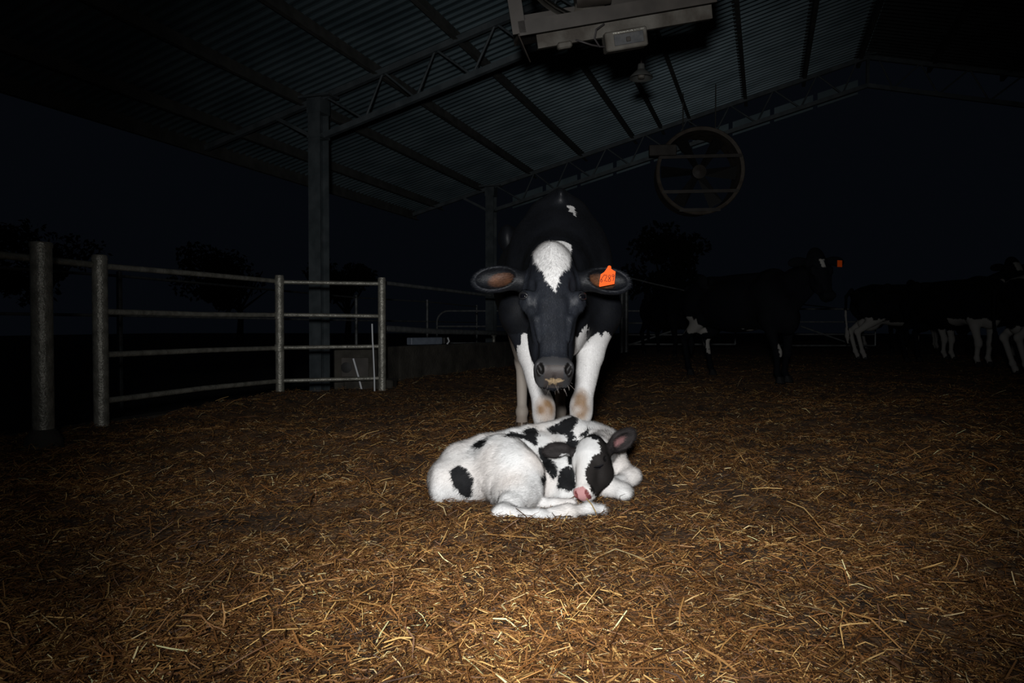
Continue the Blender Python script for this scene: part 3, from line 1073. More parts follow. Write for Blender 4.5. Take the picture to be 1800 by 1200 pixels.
# ------------------------------------------------------------------ cows
def cow_field(E, a, n, ox=0.0, oy=0.0, oz=0.0, fore=None, hind=None, fine=True, ears=True, hollow=True):
    """Cow facing -Y. E = midpoint between the eyes on the face, a = poll-to-muzzle direction, n = out of the face.
    fore / hind: per side dict of joint positions relative to the stance point (ox, oy)."""
    S = SDF()
    O = np.array([ox, oy, oz])

    def q(x, y, z): return np.array([x, y, z]) + O
    B = 'body'
    # trunk
    S.ell(q(0, .78, .96), (.345, .78, .36), .08)
    S.ell(q(0, .16, .97), (.235, .34, .36), .08)
    S.cone(q(0, .12, 1.31), q(0, 1.30, 1.27), .065, .10, .10)
    for s in (-1, 1):
        S.cone(q(s * .185, .02, .80), q(s * .075, .16, 1.28), .115, .06, .10)
        S.ell(q(s * .165, .18, 1.0), (.085, .16, .22), .08)
    S.ell(q(0, .14, 1.36), (.035, .15, .045), .05)
    S.ell(q(0, -.10, .76), (.125, .17, .19), .10)
    S.ell(q(0, 1.38, 1.13), (.22, .33, .22), .10)
    for s in (-1, 1):
        S.ell(q(s * .265, 1.16, 1.29), (.045, .09, .085), .09)
        S.cone(q(s * .26, 1.18, 1.30), q(s * .10, 1.25, 1.28), .045, .07, .08)
        S.ell(q(s * .13, 1.66, 1.22), (.05, .05, .05), .07)
    # udder and tail
    S.ell(q(0, 1.38, .66), (.15, .20, .15), .07)
    S.path([q(0, 1.70, 1.28), q(0, 1.80, 1.15), q(.01, 1.80, .80), q(.02, 1.77, .55)], [.035, .028, .020, .018], .04)
    S.path([q(.02, 1.77, .55), q(.02, 1.76, .42), q(.02, 1.75, .28)], [.028, .045, .015], .03)
    # hind legs
    for s in (-1, 1):
        h = (hind or {}).get(s, {})
        st = h.get('stifle', (s * .21, 1.24, .80)); hk = h.get('hock', (s * .15, 1.66, .50))
        ft = h.get('fet', (s * .135, 1.55, .13)); hf = h.get('hoof', (s * .135, 1.50, .03))
        S.ell(q(s * .17, 1.42, .98), (.13, .24, .26), .07)
        S.cone(q(*st), q(*hk), .115, .047, .06, 'leg', n=(1, 0, 0), s=.8)
        S.ell(q(*hk), (.042, .058, .065), .03, 'leg')
        S.path([q(*hk), q(*ft), q(*hf)], [.043, .034, .046], .03, 'leg')
        S.ell(q(ft[0], ft[1], ft[2]), (.042, .045, .045), .02, 'leg')
    # fore legs
    for s in (-1, 1):
        f = (fore or {}).get(s, {})
        el = f.get('elbow', (s * .175, .04, .76)); kn = f.get('knee', (s * .10, -.03, .37))
        ft = f.get('fet', (s * .10, .0, .12)); hf = f.get('hoof', (s * .105, -.045, .03))
        mid = tuple(el[i] * .62 + kn[i] * .38 for i in range(3))
        S.path([q(*el), q(*mid), q(*kn)], [.105, .073, .047], .06, 'leg', n=(1, 0, 0), s=.88)
        S.ell(q(kn[0], kn[1] - .008, kn[2]), (.050, .050, .072), .03, 'leg')
        S.ell(q(kn[0], kn[1] - .012, kn[2] - .045), (.045, .045, .045), .03, 'leg')
        S.path([q(*kn), q(*ft), q(*hf)], [.042, .032, .044], .03, 'leg')
        S.ell(q(*ft), (.040, .044, .042), .02, 'leg')
    # head
    s_, a_, n_ = (np.array(v) for v in axes_from(a, n))
    E = np.array(E, float)
    M = np.array([s_, a_, n_])

    def h(s, aa, nn): return E + s_ * s + a_ * aa + n_ * nn
    H = 'head'
    # neck
    pl = h(0, -.10, -.15)
    ms = (pl * .5 + q(0, .05, 1.06) * .5)
    S.cone(q(0, .16, 1.07), ms, .23, .165, .10, 'neck', n=(1, 0, 0), s=.80)
    S.cone(ms, pl, .165, .105, .06, 'neck', n=(1, 0, 0), s=.85)
    S.cone(q(0, -.02, .86), h(0, .02, -.24), .15, .07, .08, 'neck', n=(1, 0, 0), s=.55)
    S.ell(h(0, -.11, -.125), (.108, .15, .105), .04, H, M)
    S.ell(h(0, -.08, -.055), (.080, .18, .05), .04, H, M)
    S.ell(h(0, -.235, -.105), (.082, .065, .065), .06, H, M)
    S.ell(h(0, -.275, -.100), (.040, .040, .045), .05, H, M)
    S.cone(h(0, .00, -.090), h(0, .27, -.072), .074, .052, .03, H)
    S.cone(h(-.034, .02, -.040), h(-.030, .26, -.044), .026, .022, .015, H)
    S.cone(h(.034, .02, -.040), h(.030, .26, -.044), .026, .022, .015, H)
    S.cone(h(0, .00, -.042), h(0, .27, -.044), .034, .030, .012, H)
    for s in (-1, 1):
        S.ell(h(s * .096, -.008, -.060), (.034, .046, .046), .030, H, M)        # orbit
        S.path([h(s * .092, -.045, -.040), h(s * .112, -.026, -.045), h(s * .122, -.004, -.062)], [.012, .013, .010], .012, H)        # brow
        S.path([h(s * .124, .010, -.064), h(s * .112, .032, -.058), h(s * .088, .050, -.048), h(s * .066, .095, -.036), h(s * .056, .19, -.038)], [.008, .009, .010, .011, .008], .014, H)
        S.ell(h(s * .056, .09, -.15), (.030, .12, .08), .05, H, M)            # cheek
        S.cone(h(s * .044, .07, -.205), h(s * .026, .28, -.125), .044, .034, .05, H)
        S.cone(h(s * .083, .035, -.066), h(s * .060, .16, -.075), .016, .012, .03, H)   # facial crest
        S.ell(h(s * .044, .318, -.040), (.031, .036, .034), .028, H, M)         # nostril wing
        S.ell(h(s * .043, .315, -.10), (.030, .050, .038), .03, H, M)           # upper lip
    S.ell(h(0, .315, -.062), (.064, .050, .054), .03, H, M)
    S.ell(h(0, .322, -.125), (.046, .042, .032), .018, H, M)               # chin
    if fine:
        for s in (-1, 1):
            # nostril comma
            S.ell(h(s * .049, .338, -.018), (.0085, .017, .014), .008, H, M, '-')
            S.ell(h(s * .057, .324, -.012), (.007, .012, .012), .008, H, M, '-')
            # hollow above the eye and eye socket
            S.ell(h(s * .088, -.062, -.040), (.016, .03, .014), .03, H, M, '-')
        S.cone(h(-.042, .348, -.095), h(.042, .348, -.095), .0035, .0035, .006, H, op='-')   # mouth line
        S.ell(h(0, .368, -.045), (.004, .02, .02), .01, H, M, '-')
    eyes = {}
    if fine:
        for s in (-1, 1):
            ef = s_ * s * .56 + n_ * .72 + a_ * .38
            ef /= np.linalg.norm(ef)
            base = h(s * .108, -.010, -.04)
            T = np.arange(.08, -.06, -.0005)
            pts = base[None] + ef[None] * T[:, None]
            D = S.ev(pts)
            pt = pts[int(np.argmax(D < 0))]
            eyes[s] = (pt, ef)
        for s in (-1, 1):
            pt, ef = eyes[s]
            S.ell(pt - ef * .004, (.020, .015, .015), .006, H, M, '-')
    # ears
    ear = {}
    if ears:
        for s in (-1, 1):
            ec = h(s * .228, -.150, -.115)
            e1 = s_ * s * .985 + a_ * .10 + n_ * (-.10)        # length
            e1 /= np.linalg.norm(e1)
            e3 = n_ * .88 - a_ * .1 + a_ * .42            # opening
            e3 = e3 - e1 * (e3 @ e1); e3 /= np.linalg.norm(e3)
            e2 = np.cross(e3, e1)
            Me = np.array([e1, e2, e3])
            S.cone(h(s * .085, -.150, -.15), ec - e1 * .055 - n_ * .012, .052, .034, .04, 'ear')
            S.ell(ec, (.102, .058, .036), .03, 'ear', Me)
            S.ell(ec + e1 * .045, (.060, .045, .024), .02, 'ear', Me)
            if hollow:
                S.ell(ec + e3 * .022 + e1 * .006, (.084, .045, .036), .010, 'ear', Me, '-')
            ear[s] = (ec, e1, e2, e3)
    return S, dict(h=h, s=s_, a=a_, n=n_, M=M, E=E, ear=ear, O=O, eyes=eyes)


def build_eye(name, c, r, out, s_, a_, parent, lidr=1.0):
    b = MB(); b.lathe([(r * math.sin(t), -r * math.cos(t)) for t in np.linspace(0, PI, 14)], c, out, 24)
    b.build('eye', M_EYE, parent, True)


# ---- the mother: stands 3.4 m away, head stretched towards the calf
OX, OY = 0.235, 3.40
Eye = P(972.5, 515, 2.79)
Muz = P(975, 652, 2.60)
adir = (Muz - Eye).normalized()
foreM = {-1: dict(elbow=(-.172, .06, .745), knee=(-.082, -.04, .335), fet=(-.098, .0, .12), hoof=(-.10, -.04, .03)),
         1: dict(elbow=(.175, .06, .745), knee=(.094, -.04, .345), fet=(.10, .0, .12), hoof=(.10, -.04, .03))}
hindM = {-1: dict(stifle=(-.20, 1.26, .78), hock=(-.165, 1.62, .48), fet=(-.165, 1.52, .13), hoof=(-.168, 1.47, .03)),
         1: dict(stifle=(.20, 1.28, .78), hock=(.11, 1.66, .48), fet=(.105, 1.56, .13), hoof=(.10, 1.51, .03))}
S, hd = cow_field(Eye, adir, (0, -.86, .51), OX, OY, 0, foreM, hindM)
xs = np.arange(-0.20, 0.70, 0.0045)
ys = np.concatenate([np.arange(2.42, 3.08, 0.0045), np.arange(3.08, 3.62, 0.006), np.arange(3.62, 5.32, 0.012)])
zs = np.concatenate([np.arange(-0.03, 0.40, 0.006), np.arange(0.40, 1.22, 0.0045), np.arange(1.22, 1.50, 0.007)])
V, Q = S.mesh(xs, ys, zs)
N = vnormals(V, Q)
px, py = proj(V)
jx = (noise3(V, 130) - .5) * 5 + (noise3(V + 3, 45) - .5) * 5
jy = (noise3(V + 9, 130) - .5) * 5 + (noise3(V + 5, 45) - .5) * 7
X_, Y_ = px + jx * .8, py + jy * .9
names = ['body', 'neck', 'head', 'ear', 'leg']
G = S.groups(V, names)
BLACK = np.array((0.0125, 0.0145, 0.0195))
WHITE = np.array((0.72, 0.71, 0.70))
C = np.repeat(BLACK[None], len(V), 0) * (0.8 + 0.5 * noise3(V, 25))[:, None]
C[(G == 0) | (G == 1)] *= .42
C[G == 2] *= 1.05
blaze = [(933, 426), (939, 419), (945, 423), (950, 412), (957, 415), (965, 406), (970, 412), (975, 405), (981, 411), (986, 407), (991, 416), (996, 411),
         (1002, 415), (1010, 410), (1016, 409), (1007, 418), (1005, 432), (1003, 446), (1000, 460), (995, 471), (987, 480), (982, 490), (980, 502), (977, 514),
         (974, 506), (969, 498), (961, 491), (956, 481), (950, 469), (943, 458), (938, 446), (934, 436)]
isface = (G >= 1) & (V[:, 1] < 3.1)
C[G == 3] *= .45
C[inpoly(X_, Y_, blaze) & isface & (V[:, 1] < 3.12)] = WHITE
C[inpoly(X_, Y_, [(998, 360), (1003, 359), (1008, 364), (1013, 376), (1012, 381), (1005, 374), (1000, 370)]) & (V[:, 1] > 3.05) & (V[:, 1] < 4.2)] = WHITE * .8
fl_zone = (V[:, 1] > 3.05) & (V[:, 1] < 3.85)
legL = [(908, 617), (913, 606), (918, 592), (921, 585), (927, 588), (932, 586), (935, 582), (940, 590), (985, 600), (985, 900), (880, 900), (895, 640)]
legR = [(1000, 612), (1010, 594), (1022, 582), (1030, 571), (1034, 569), (1031, 590), (1030, 598), (1033, 599), (1040, 591), (1046, 588), (1050, 583),
        (1058, 590), (1064, 582), (1085, 600), (1085, 900), (985, 900), (990, 640)]
front = N[:, 1] < 0.5
C[inpoly(X_, Y_, legL) & fl_zone] = WHITE
C[inpoly(X_, Y_, legR) & fl_zone] = WHITE
bris = (G == 0) & (V[:, 2] < .72) & (np.abs(V[:, 0] - OX) < .09) & fl_zone & (N[:, 2] < -.3)
# knees stained by manure
for cx, cy, rx, ry in ((959, 718, 19, 26), (1021, 712, 18, 30)):
    m = np.clip(1.3 - ((px - cx) / rx) ** 2 - ((py - cy) / ry) ** 2, 0, 1) * fl_zone * (G == 4) * (0.35 + .9 * noise3(V, 30)).clip(0, 1) * (N[:, 1] < .2)
    C = C * (1 - m[:, None]) + np.array((0.24, 0.145, 0.075)) * m[:, None]
low = np.clip((0.32 - V[:, 2]) / .25, 0, 1)[:, None] * fl_zone[:, None]
C = C * (1 - .4 * low) + np.array((0.3, 0.22, 0.15)) * .4 * low
# hind legs: dusty white up to the gaskin
hz = (V[:, 1] > 4.35) & (V[:, 2] + (noise3(V, 14) - .5) * .12 < .66) & (G == 4)
C[hz] = np.array((0.50, 0.44, 0.38))
m = (np.clip((.18 - V[:, 2]) / .14, 0, 1) * (V[:, 1] > 4.35))[:, None]
C = C * (1 - .55 * m) + np.array((0.2, 0.13, 0.09)) * .55 * m
ud = (V[:, 1] > 4.35) & (G == 0) & (V[:, 2] < .66) & (N[:, 2] < .1)
C[ud] = np.array((0.34, 0.26, 0.2))
# muzzle, nostrils and chin
R = (V - hd['E']) @ hd['M'].T        # s, a, n
isH = (V[:, 1] < 3.0) & (G == 2)
nose = isH & (R[:, 1] > .285 + (noise3(V, 60) - .5) * .02) & (R[:, 2] > -.115)
C[nose] = np.array((0.040, 0.040, 0.043))
nose2 = nose & (R[:, 1] > .325) & (np.abs(R[:, 0]) < .036)
C[nose2] = np.array((0.050, 0.042, 0.040))
for s in (-1, 1):
    m = isH & (((R[:, 0] - s * .052) / .016) ** 2 + ((R[:, 1] - .334) / .022) ** 2 < 1) & (R[:, 2] < -.004) & (R[:, 2] > -.045)
    C[m] = (0.006, 0.005, 0.005)
chin = isH & inpoly(px + jx, py + jy * .6, [(955, 668), (960, 666), (965, 668), (970, 665), (976, 667), (982, 665), (988, 668), (994, 667), (989, 672), (983, 673), (978, 677), (972, 674), (966, 676), (960, 671)]) & (R[:, 1] > .26)
C[chin] = np.array((0.34, 0.25, 0.15))[None] * (.5 + noise3(V[chin], 150))[:, None]
# inner ears
for s in (-1, 1):
    ec, e1, e2, e3 = hd['ear'][s]
    r = V - ec
    u, v_, w_ = r @ e1, r @ e2, r @ e3
    rr = ((u + .018) / .058) ** 2 + ((v_ - (.006 if s < 0 else -.006)) / .033) ** 2
    m = (rr < 1) & (w_ > -.022) & (G == 3) & ((N @ e3) > -.2)
    k = np.clip(1.25 - rr, 0, 1)[:, None] * (0.25 + noise3(V, 28))[:, None].clip(0, 1)
    C[m] = (C * (1 - k) + np.array((0.17, 0.07, 0.030)) * k)[m]
    m = (G == 3) & (((u / .095) ** 2 + (v_ / .050) ** 2) > .85) & (u > -.02)
    C[m] = C[m] + np.array((0.003, 0.0035, 0.005))
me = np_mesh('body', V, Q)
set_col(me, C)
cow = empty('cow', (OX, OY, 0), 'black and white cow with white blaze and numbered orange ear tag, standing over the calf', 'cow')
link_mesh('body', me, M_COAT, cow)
# hair
f = np.zeros_like(V)
f[:] = (0, .35, -1)
f[G == 2] = hd['a'] * 1.0
f[isface & (G != 3)] = np.where((R[isface & (G != 3)][:, 1] < -.03)[:, None], hd['a'] * .8 + hd['s'] * np.sign(R[isface & (G != 3)][:, :1]) * .25, hd['a'])
for s in (-1, 1):
    f[(G == 3) & ((V[:, 0] - Eye.x) * s > 0)] = hd['ear'][s][1]
ln = np.full(len(V), .011)
ln[G == 2] = .014
ln[(G == 2) & (R[:, 1] < -.06)] = .015
tuft = isface & (R[:, 1] < -.13) & (np.abs(R[:, 0]) < .07)
ln[tuft] = .024
ln[G == 3] = .015
ln[tuft] = .024
ln[nose] = .0015
ln[chin] = .012
wt = np.where(V[:, 1] < 3.15, 1.0, np.where(V[:, 1] < 3.75, .35, .04))
wt[nose] = .02
wt[tuft] = 2.2
wt[N[:, 1] > .45] *= .08
for s in (-1, 1):
    e_ = hd['eyes'][s][0]
    wt[np.linalg.norm(V - e_, axis=1) < .018] = 0
    f[np.linalg.norm(V - e_, axis=1) < .05] = hd['a']
fur = make_fur('coat_hair', V, Q, C, 125000, ln, f, M_FUR, cow, wt, .00065, .24, .20, .35, .10)
# eyes
for s in (-1, 1):
    pt, ef = hd['eyes'][s]
    pt, ef = Vector(pt), Vector(ef)
    av = Vector(hd['a'])
    c = pt - ef * .0130
    build_eye('eye', c, .0200, ef, hd['s'], hd['a'], cow)
    L = (Vector(-hd['s'] * s * .69 + hd['n'] * .72) + av * .45).normalized()
    up_ = L.cross(ef); up_ = up_ if up_.dot(av) < 0 else -up_
    for sg, hh, rr_ in ((1, .0125, .0050), (-1, .0120, .0036)):
        b = MB()
        pts = [c + ef * (.0100 + .0080 * math.sin(t)) + L * (.0250 * math.cos(t)) + up_ * (sg * hh * math.sin(t)) for t in np.linspace(.05, PI - .05, 11)]
        b.tube(pts, [rr_ * (.5 + .5 * math.sin(t)) for t in np.linspace(.1, PI - .1, 11)], 8)
        b.build('eyelid', M_LID, cow, True)
# whiskers on chin and muzzle
b = MB()
for k in range(46):
    s = random.uniform(-.06, .06)
    p = Vector(hd['h'](s, .325 + random.uniform(-.02, .03), -.12 + random.uniform(-.03, .03)))
    dv = Vector((s * 6 + random.uniform(-.3, .3), -.5, random.uniform(-1.0, .1))).normalized() * random.uniform(.02, .045)
    st_ = p - dv * .4
    b.tube([st_, p + dv * .5, p + dv + Vector((0, 0, -.004))], [.0006, .0005, .0002], 4, False)
b.build('whiskers', mat('whisker_hair', (.25, .22, .2), .5), cow, True)


def hoof(p, yaw, parent, sc=1.0, m=M_HOOF):
    b = MB()
    R3 = Matrix.Rotation(yaw, 3, 'Z')
    for s in (-1, 1):
        base = [(s * .004, .045), (s * .046, .040), (s * .054, -.005), (s * .034, -.062), (s * .006, -.070)]
        top = [(s * .006, .030), (s * .034, .028), (s * .038, 0), (s * .026, -.026), (s * .006, -.030)]
        vs = [Vector(p) + R3 @ Vector((x * sc, y * sc, -.03 * sc)) for x, y in base] + [Vector(p) + R3 @ Vector((x * sc, y * sc, .045 * sc)) for x, y in top]
        fs = [tuple(range(4, -1, -1)), tuple(range(5, 10))] + [(k, (k + 1) % 5, 5 + (k + 1) % 5, 5 + k) for k in range(5)]
        if s < 0: fs = [q[::-1] for q in fs]
        b.add(vs, fs)
    return b.build('hoof', m, parent)


for d_ in (foreM, hindM):
    for s in (-1, 1):
        x, y, z = d_[s]['hoof']
        hoof((OX + x, OY + y - .01, .02), 0, cow)

# orange ear tag with the hand written number
tg = [(1069, 468), (1073, 467), (1075, 473), (1082, 477), (1080, 499), (1054, 504), (1053, 502), (1056, 482), (1062, 478), (1065, 474)]
ec, e1, e2, e3 = hd['ear'][1]
TD = float(ec[1]) - 0.050      # hangs right on the front of the ear
n = len(tg)
tv = [P(x, y, TD) for x, y in tg]
tb = [P(x, y, TD + .0025) for x, y in tg]
b = MB(); b.add(tv + tb, [tuple(range(n - 1, -1, -1)), tuple(range(n, 2 * n))] + [(k, (k + 1) % n, n + (k + 1) % n, n + k) for k in range(n)])
et = b.build('ear_tag', M_TAG, cow)
et['label'] = 'orange ear tag with a black handwritten number'
b = MB(); b.lathe([(0, .004), (.007, .003), (.008, -.002), (.0, -.003)], P(1071, 470, TD - .002), (0, 1, 0), 16); b.tube([P(1071, 470, TD), P(1072, 470, TD + .06)], .003, 8)
b.build('stud', M_TAG, et, True)


def stroke(b, pts):
    # zoomed tag coordinates -> frame pixels
    q_ = [P(1000 + x / 10, 420 + y / 10, TD - .0012) for x, y in pts]
    b.tube(q_, .00125, 6)


b = MB()
stroke(b, [(628, 622), (606, 650), (578, 690), (560, 720), (556, 745), (566, 756), (584, 748), (592, 728), (584, 712), (566, 722)])
b.build('digit', M_INK, et, True)
b = MB()
stroke(b, [(632, 650), (645, 628), (664, 632), (664, 660), (645, 700), (622, 742), (645, 736), (676, 745)])
b.build('digit', M_INK, et, True)
b = MB()
stroke(b, [(712, 690), (695, 665), (700, 638), (718, 630), (732, 645), (728, 670), (710, 692), (690, 720), (694, 745), (714, 750), (732, 735), (730, 710), (712, 690)])
b.build('digit', M_INK, et, True)
b = MB()
stroke(b, [(794, 632), (780, 618), (762, 630), (758, 652), (770, 664), (786, 652), (795, 630), (790, 670), (784, 705), (776, 738)])
b.build('digit', M_INK, et, True)


# ------------------------------------------------------------------ the calf curled up in the straw
S = SDF()
K = S
CALF = S
K.ell(P(806, 843, 3.02), (.125, .13, .112), .05)
K.ell(P(774, 853, 2.95), (.045, .075, .085), .04)
K.cone(P(830, 832, 3.08), P(930, 812, 3.20), .125, .138, .06)
K.cone(P(930, 812, 3.20), P(1000, 800, 3.30), .138, .13, .05)
K.path([P(800, 800, 3.06), P(850, 783, 3.10), P(930, 765, 3.22), P(1000, 752, 3.32)], [.03, .045, .045, .05], .06)
K.ell(P(1008, 768, 3.32), (.09, .10, .075), .05)
K.ell(P(905, 838, 2.90), (.120, .100, .128), .14)
K.ell(P(884, 795, 2.98), (.085, .07, .07), .08)
K.ell(P(905, 872, 2.82), (.075, .075, .055), .08)
K.path([P(915, 862, 2.82), P(897, 890, 2.70), P(888, 904, 2.63)], [.060, .047, .032], .07, 'leg')
K.ell(P(882, 902, 2.62), (.040, .035, .026), .03, 'leg')
K.path([P(886, 906, 2.615), P(945, 910, 2.60), P(1000, 900, 2.65), P(1035, 892, 2.69), P(1058, 895, 2.70)], [.034, .030, .025, .022, .017], .03, 'leg')
K.path([P(920, 880, 2.86), P(975, 886, 2.80), P(1005, 883, 2.80)], [.022, .017, .014], .02, 'leg')
K.ell(P(962, 852, 2.97), (.065, .07, .075), .04)
K.ell(P(986, 835, 3.08), (.085, .11, .11), .05)
K.ell(P(992, 866, 2.99), (.06, .06, .05), .04)
K.path([P(1018, 775, 3.32), P(1062, 782, 3.28), P(1050, 795, 3.12)], [.088, .080, .070], .05, 'neck')
K.ell(P(1045, 762, 3.34), (.06, .06, .05), .04, 'neck')
K.path([P(1072, 800, 3.28), P(1098, 836, 3.24)], [.07, .045], .04, 'leg')
K.ell(P(1109, 836, 3.20), (.045, .05, .038), .03, 'leg')
K.path([P(1109, 840, 3.20), P(1080, 850, 3.12)], [.035, .03], .03, 'leg')
K.path([P(1060, 852, 3.05), P(1092, 862, 2.98)], [.050, .034], .04, 'leg')
K.ell(P(1099, 866, 2.96), (.030, .04, .026), .03, 'leg')
# head
HO = P(1040, 803, 2.99); HM = P(1024, 871, 2.81)
ca = (HM - HO).normalized()
cs, ca, cn = (np.array(v) for v in axes_from(ca, (-.45, -.40, .80)))
CM = np.array([cs, ca, cn]); HOn = np.array(HO)


def ch(s, a, n): return HOn + cs * s + ca * a + cn * n


H = 'head'
K.ell(ch(0, -.005, -.005), (.072, .082, .066), .03, H, CM)
K.ell(ch(0, -.03, .030), (.055, .055, .035), .03, H, CM)
K.ell(ch(0, -.065, .012), (.035, .025, .03), .03, H, CM)
K.cone(ch(0, .03, .012), ch(0, .185, -.002), .056, .033, .03, H)
for s in (-1, 1):
    K.ell(ch(s * .050, .035, .010), (.022, .032, .028), .025, H, CM)
    K.ell(ch(s * .045, .045, -.045), (.028, .065, .045), .03, H, CM)
    K.cone(ch(s * .035, .04, -.07), ch(s * .016, .18, -.035), .034, .022, .03, H)
    K.ell(ch(s * .022, .205, .004), (.018, .020, .020), .015, H, CM)
K.ell(ch(0, .205, -.008), (.034, .028, .032), .015, H, CM)
K.ell(ch(0, .195, -.038), (.024, .026, .016), .012, H, CM)
for s in (-1, 1):
    K.ell(ch(s * .024, .226, .010), (.0055, .009, .007), .004, H, CM, '-')
K.cone(ch(-.03, .215, -.028), ch(.03, .215, -.028), .002, .002, .004, H, op='-')
K.ell(ch(.074, .040, .012), (.006, .011, .006), .005, H, CM, '-')
# raised ear (image right) and folded ear (image left)
ec = np.array(P(1094, 773, 3.03))
t_ = math.radians(35)
e1 = np.array([math.cos(t_), .05, math.sin(t_)]); e1 /= np.linalg.norm(e1)
e3 = np.array([-.25, -.93, -.25]); e3 -= e1 * (e3 @ e1); e3 /= np.linalg.norm(e3)
e2 = np.cross(e3, e1)
CE = np.array([e1, e2, e3])
K.cone(ch(.055, -.045, -.02), ec - e1 * .035, .024, .022, .02, 'ear')
K.ell(ec - e1 * .012, (.052, .043, .024), .015, 'ear', CE)
K.ell(ec + e1 * .022, (.046, .036, .018), .02, 'ear', CE)
K.ell(ec + e3 * .021 - e1 * .004, (.050, .030, .023), .006, 'ear', CE, '-')
ec2 = np.array(P(978, 790, 2.965))
g1 = np.array([-.97, -.15, -.12]); g1 /= np.linalg.norm(g1)
g3 = np.array([-.1, -.85, .5]); g3 -= g1 * (g3 @ g1); g3 /= np.linalg.norm(g3)
g2 = np.cross(g3, g1)
GE = np.array([g1, g2, g3])
K.cone(ch(-.055, -.03, -.01), ec2 - g1 * .03, .020, .018, .02, 'ear')
K.ell(ec2, (.056, .034, .014), .012, 'ear', GE)
K.ell(ec2 + g3 * .016 + g2 * .006, (.04, .010, .007), .006, 'ear', GE, '-')

xs = np.arange(-0.44, 0.66, 0.0045)
ys = np.arange(2.56, 3.52, 0.0045)
zs = np.arange(-0.035, 0.34, 0.0045)
V, Q = S.mesh(xs, ys, zs)
N = vnormals(V, Q)
# loose skin folds and ribs
disp = (noise3(V * np.array([1, 1, .6]), 16) - .5) * .010 + (noise3(V + 4, 42) - .5) * .004
G = S.groups(V, ['body', 'neck', 'head', 'ear', 'leg'])
disp[(G == 2) | (G == 3)] *= .25
V = V + N * disp[:, None]
N = vnormals(V, Q)
px, py = proj(V)
jx = (noise3(V, 160) - .5) * 4 + (noise3(V + 3, 60) - .5) * 3
jy = (noise3(V + 9, 160) - .5) * 4 + (noise3(V + 5, 60) - .5) * 3
X_, Y_ = px + jx, py + jy


def zp(pts): return [(720 + x / 4.0909, 700 + y / 4.0909) for x, y in pts]


CW = np.array((0.84, 0.84, 0.835))
CB = np.array((0.012, 0.0125, 0.014))
C = np.repeat(CW[None], len(V), 0)
warm = (noise3(V, 9)[:, None] - .35).clip(0, 1) * np.array([[.0, .09, .15]])
C = C * (1 - warm)
notH = (G != 2) & (G != 3)
bodyp = [
    [(300, 520), (330, 490), (365, 478), (410, 505), (440, 540), (462, 590), (465, 640), (450, 715), (400, 705), (345, 665), (305, 600)],
    [(440, 348), (500, 300), (570, 290), (548, 330), (500, 358)],
    [(676, 275), (735, 240), (800, 250), (845, 268), (812, 245), (850, 210), (910, 215), (935, 265), (915, 290), (926, 335), (905, 345), (872, 312), (838, 292), (780, 285), (700, 282)],
    [(990, 215), (1060, 180), (1180, 120), (1235, 120), (1192, 200), (1178, 245), (1200, 285), (1165, 300), (1150, 330), (1130, 262), (1060, 262), (1008, 245)],
    [(925, 350), (960, 352), (1000, 390), (1020, 440), (1055, 468), (1067, 520), (1052, 562), (1028, 582), (1000, 545), (968, 500), (955, 450), (930, 400)],
    [(945, 565), (972, 530), (982, 590), (955, 628), (943, 600)],
    [(1078, 515), (1130, 480), (1200, 500), (1230, 600), (1165, 668), (1110, 650), (1058, 640), (1066, 580)],
    [(1120, 300), (1240, 300), (1240, 480), (1140, 480), (1138, 400)],  # shade beside the head, painted black into the coat
    [(1222, 275), (1250, 240), (1310, 222), (1290, 245), (1252, 278)],
]
depth_ok = (N[:, 1] < .55) | (N[:, 2] > .2)
for pl in bodyp:
    C[inpoly(X_, Y_, zp(pl)) & notH & depth_ok] = CB
hp = [(1352, 270), (1400, 285), (1450, 300), (1470, 330), (1450, 350), (1440, 350), (1470, 390), (1488, 450), (1492, 530), (1462, 590), (1422, 640), (1390, 680), (1332, 710), (1300, 650), (1268, 580),
      (1266, 520), (1298, 450), (1325, 405), (1365, 385), (1372, 350), (1358, 320)]
isH = G == 2
C[inpoly(X_, Y_, zp(hp)) & isH & (N[:, 1] < .6)] = np.array((.022, .019, .018))
C[inpoly(X_, Y_, zp([(1240, 285), (1250, 262), (1330, 258), (1380, 285), (1340, 300), (1300, 282)])) & (V[:, 1] > 2.96)] = CB
C[inpoly(X_, Y_, zp([(1430, 300), (1480, 300), (1520, 450), (1540, 470), (1520, 440), (1480, 380)])) & (G == 1)] = CB
# muzzle pink
R = (V - HOn) @ CM.T
nose = isH & (R[:, 1] > .203 + (noise3(V, 70) - .5) * .008 + np.clip(R[:, 0] - .012, 0, 1) * .9) & (R[:, 2] > -.026)
C[nose] = np.array((.60, .31, .31))
for s in (-1, 1):
    m = isH & (((R[:, 0] - s * .024) / .008) ** 2 + ((R[:, 1] - .226) / .012) ** 2 < 1)
    C[m] = (.22, .06, .06)
lid = isH & (((R[:, 0] - .072) / .010) ** 2 + ((R[:, 1] - .040) / .016) ** 2 + ((R[:, 2] - .012) / .012) ** 2 < 1)
C[lid] = (.006, .005, .005)
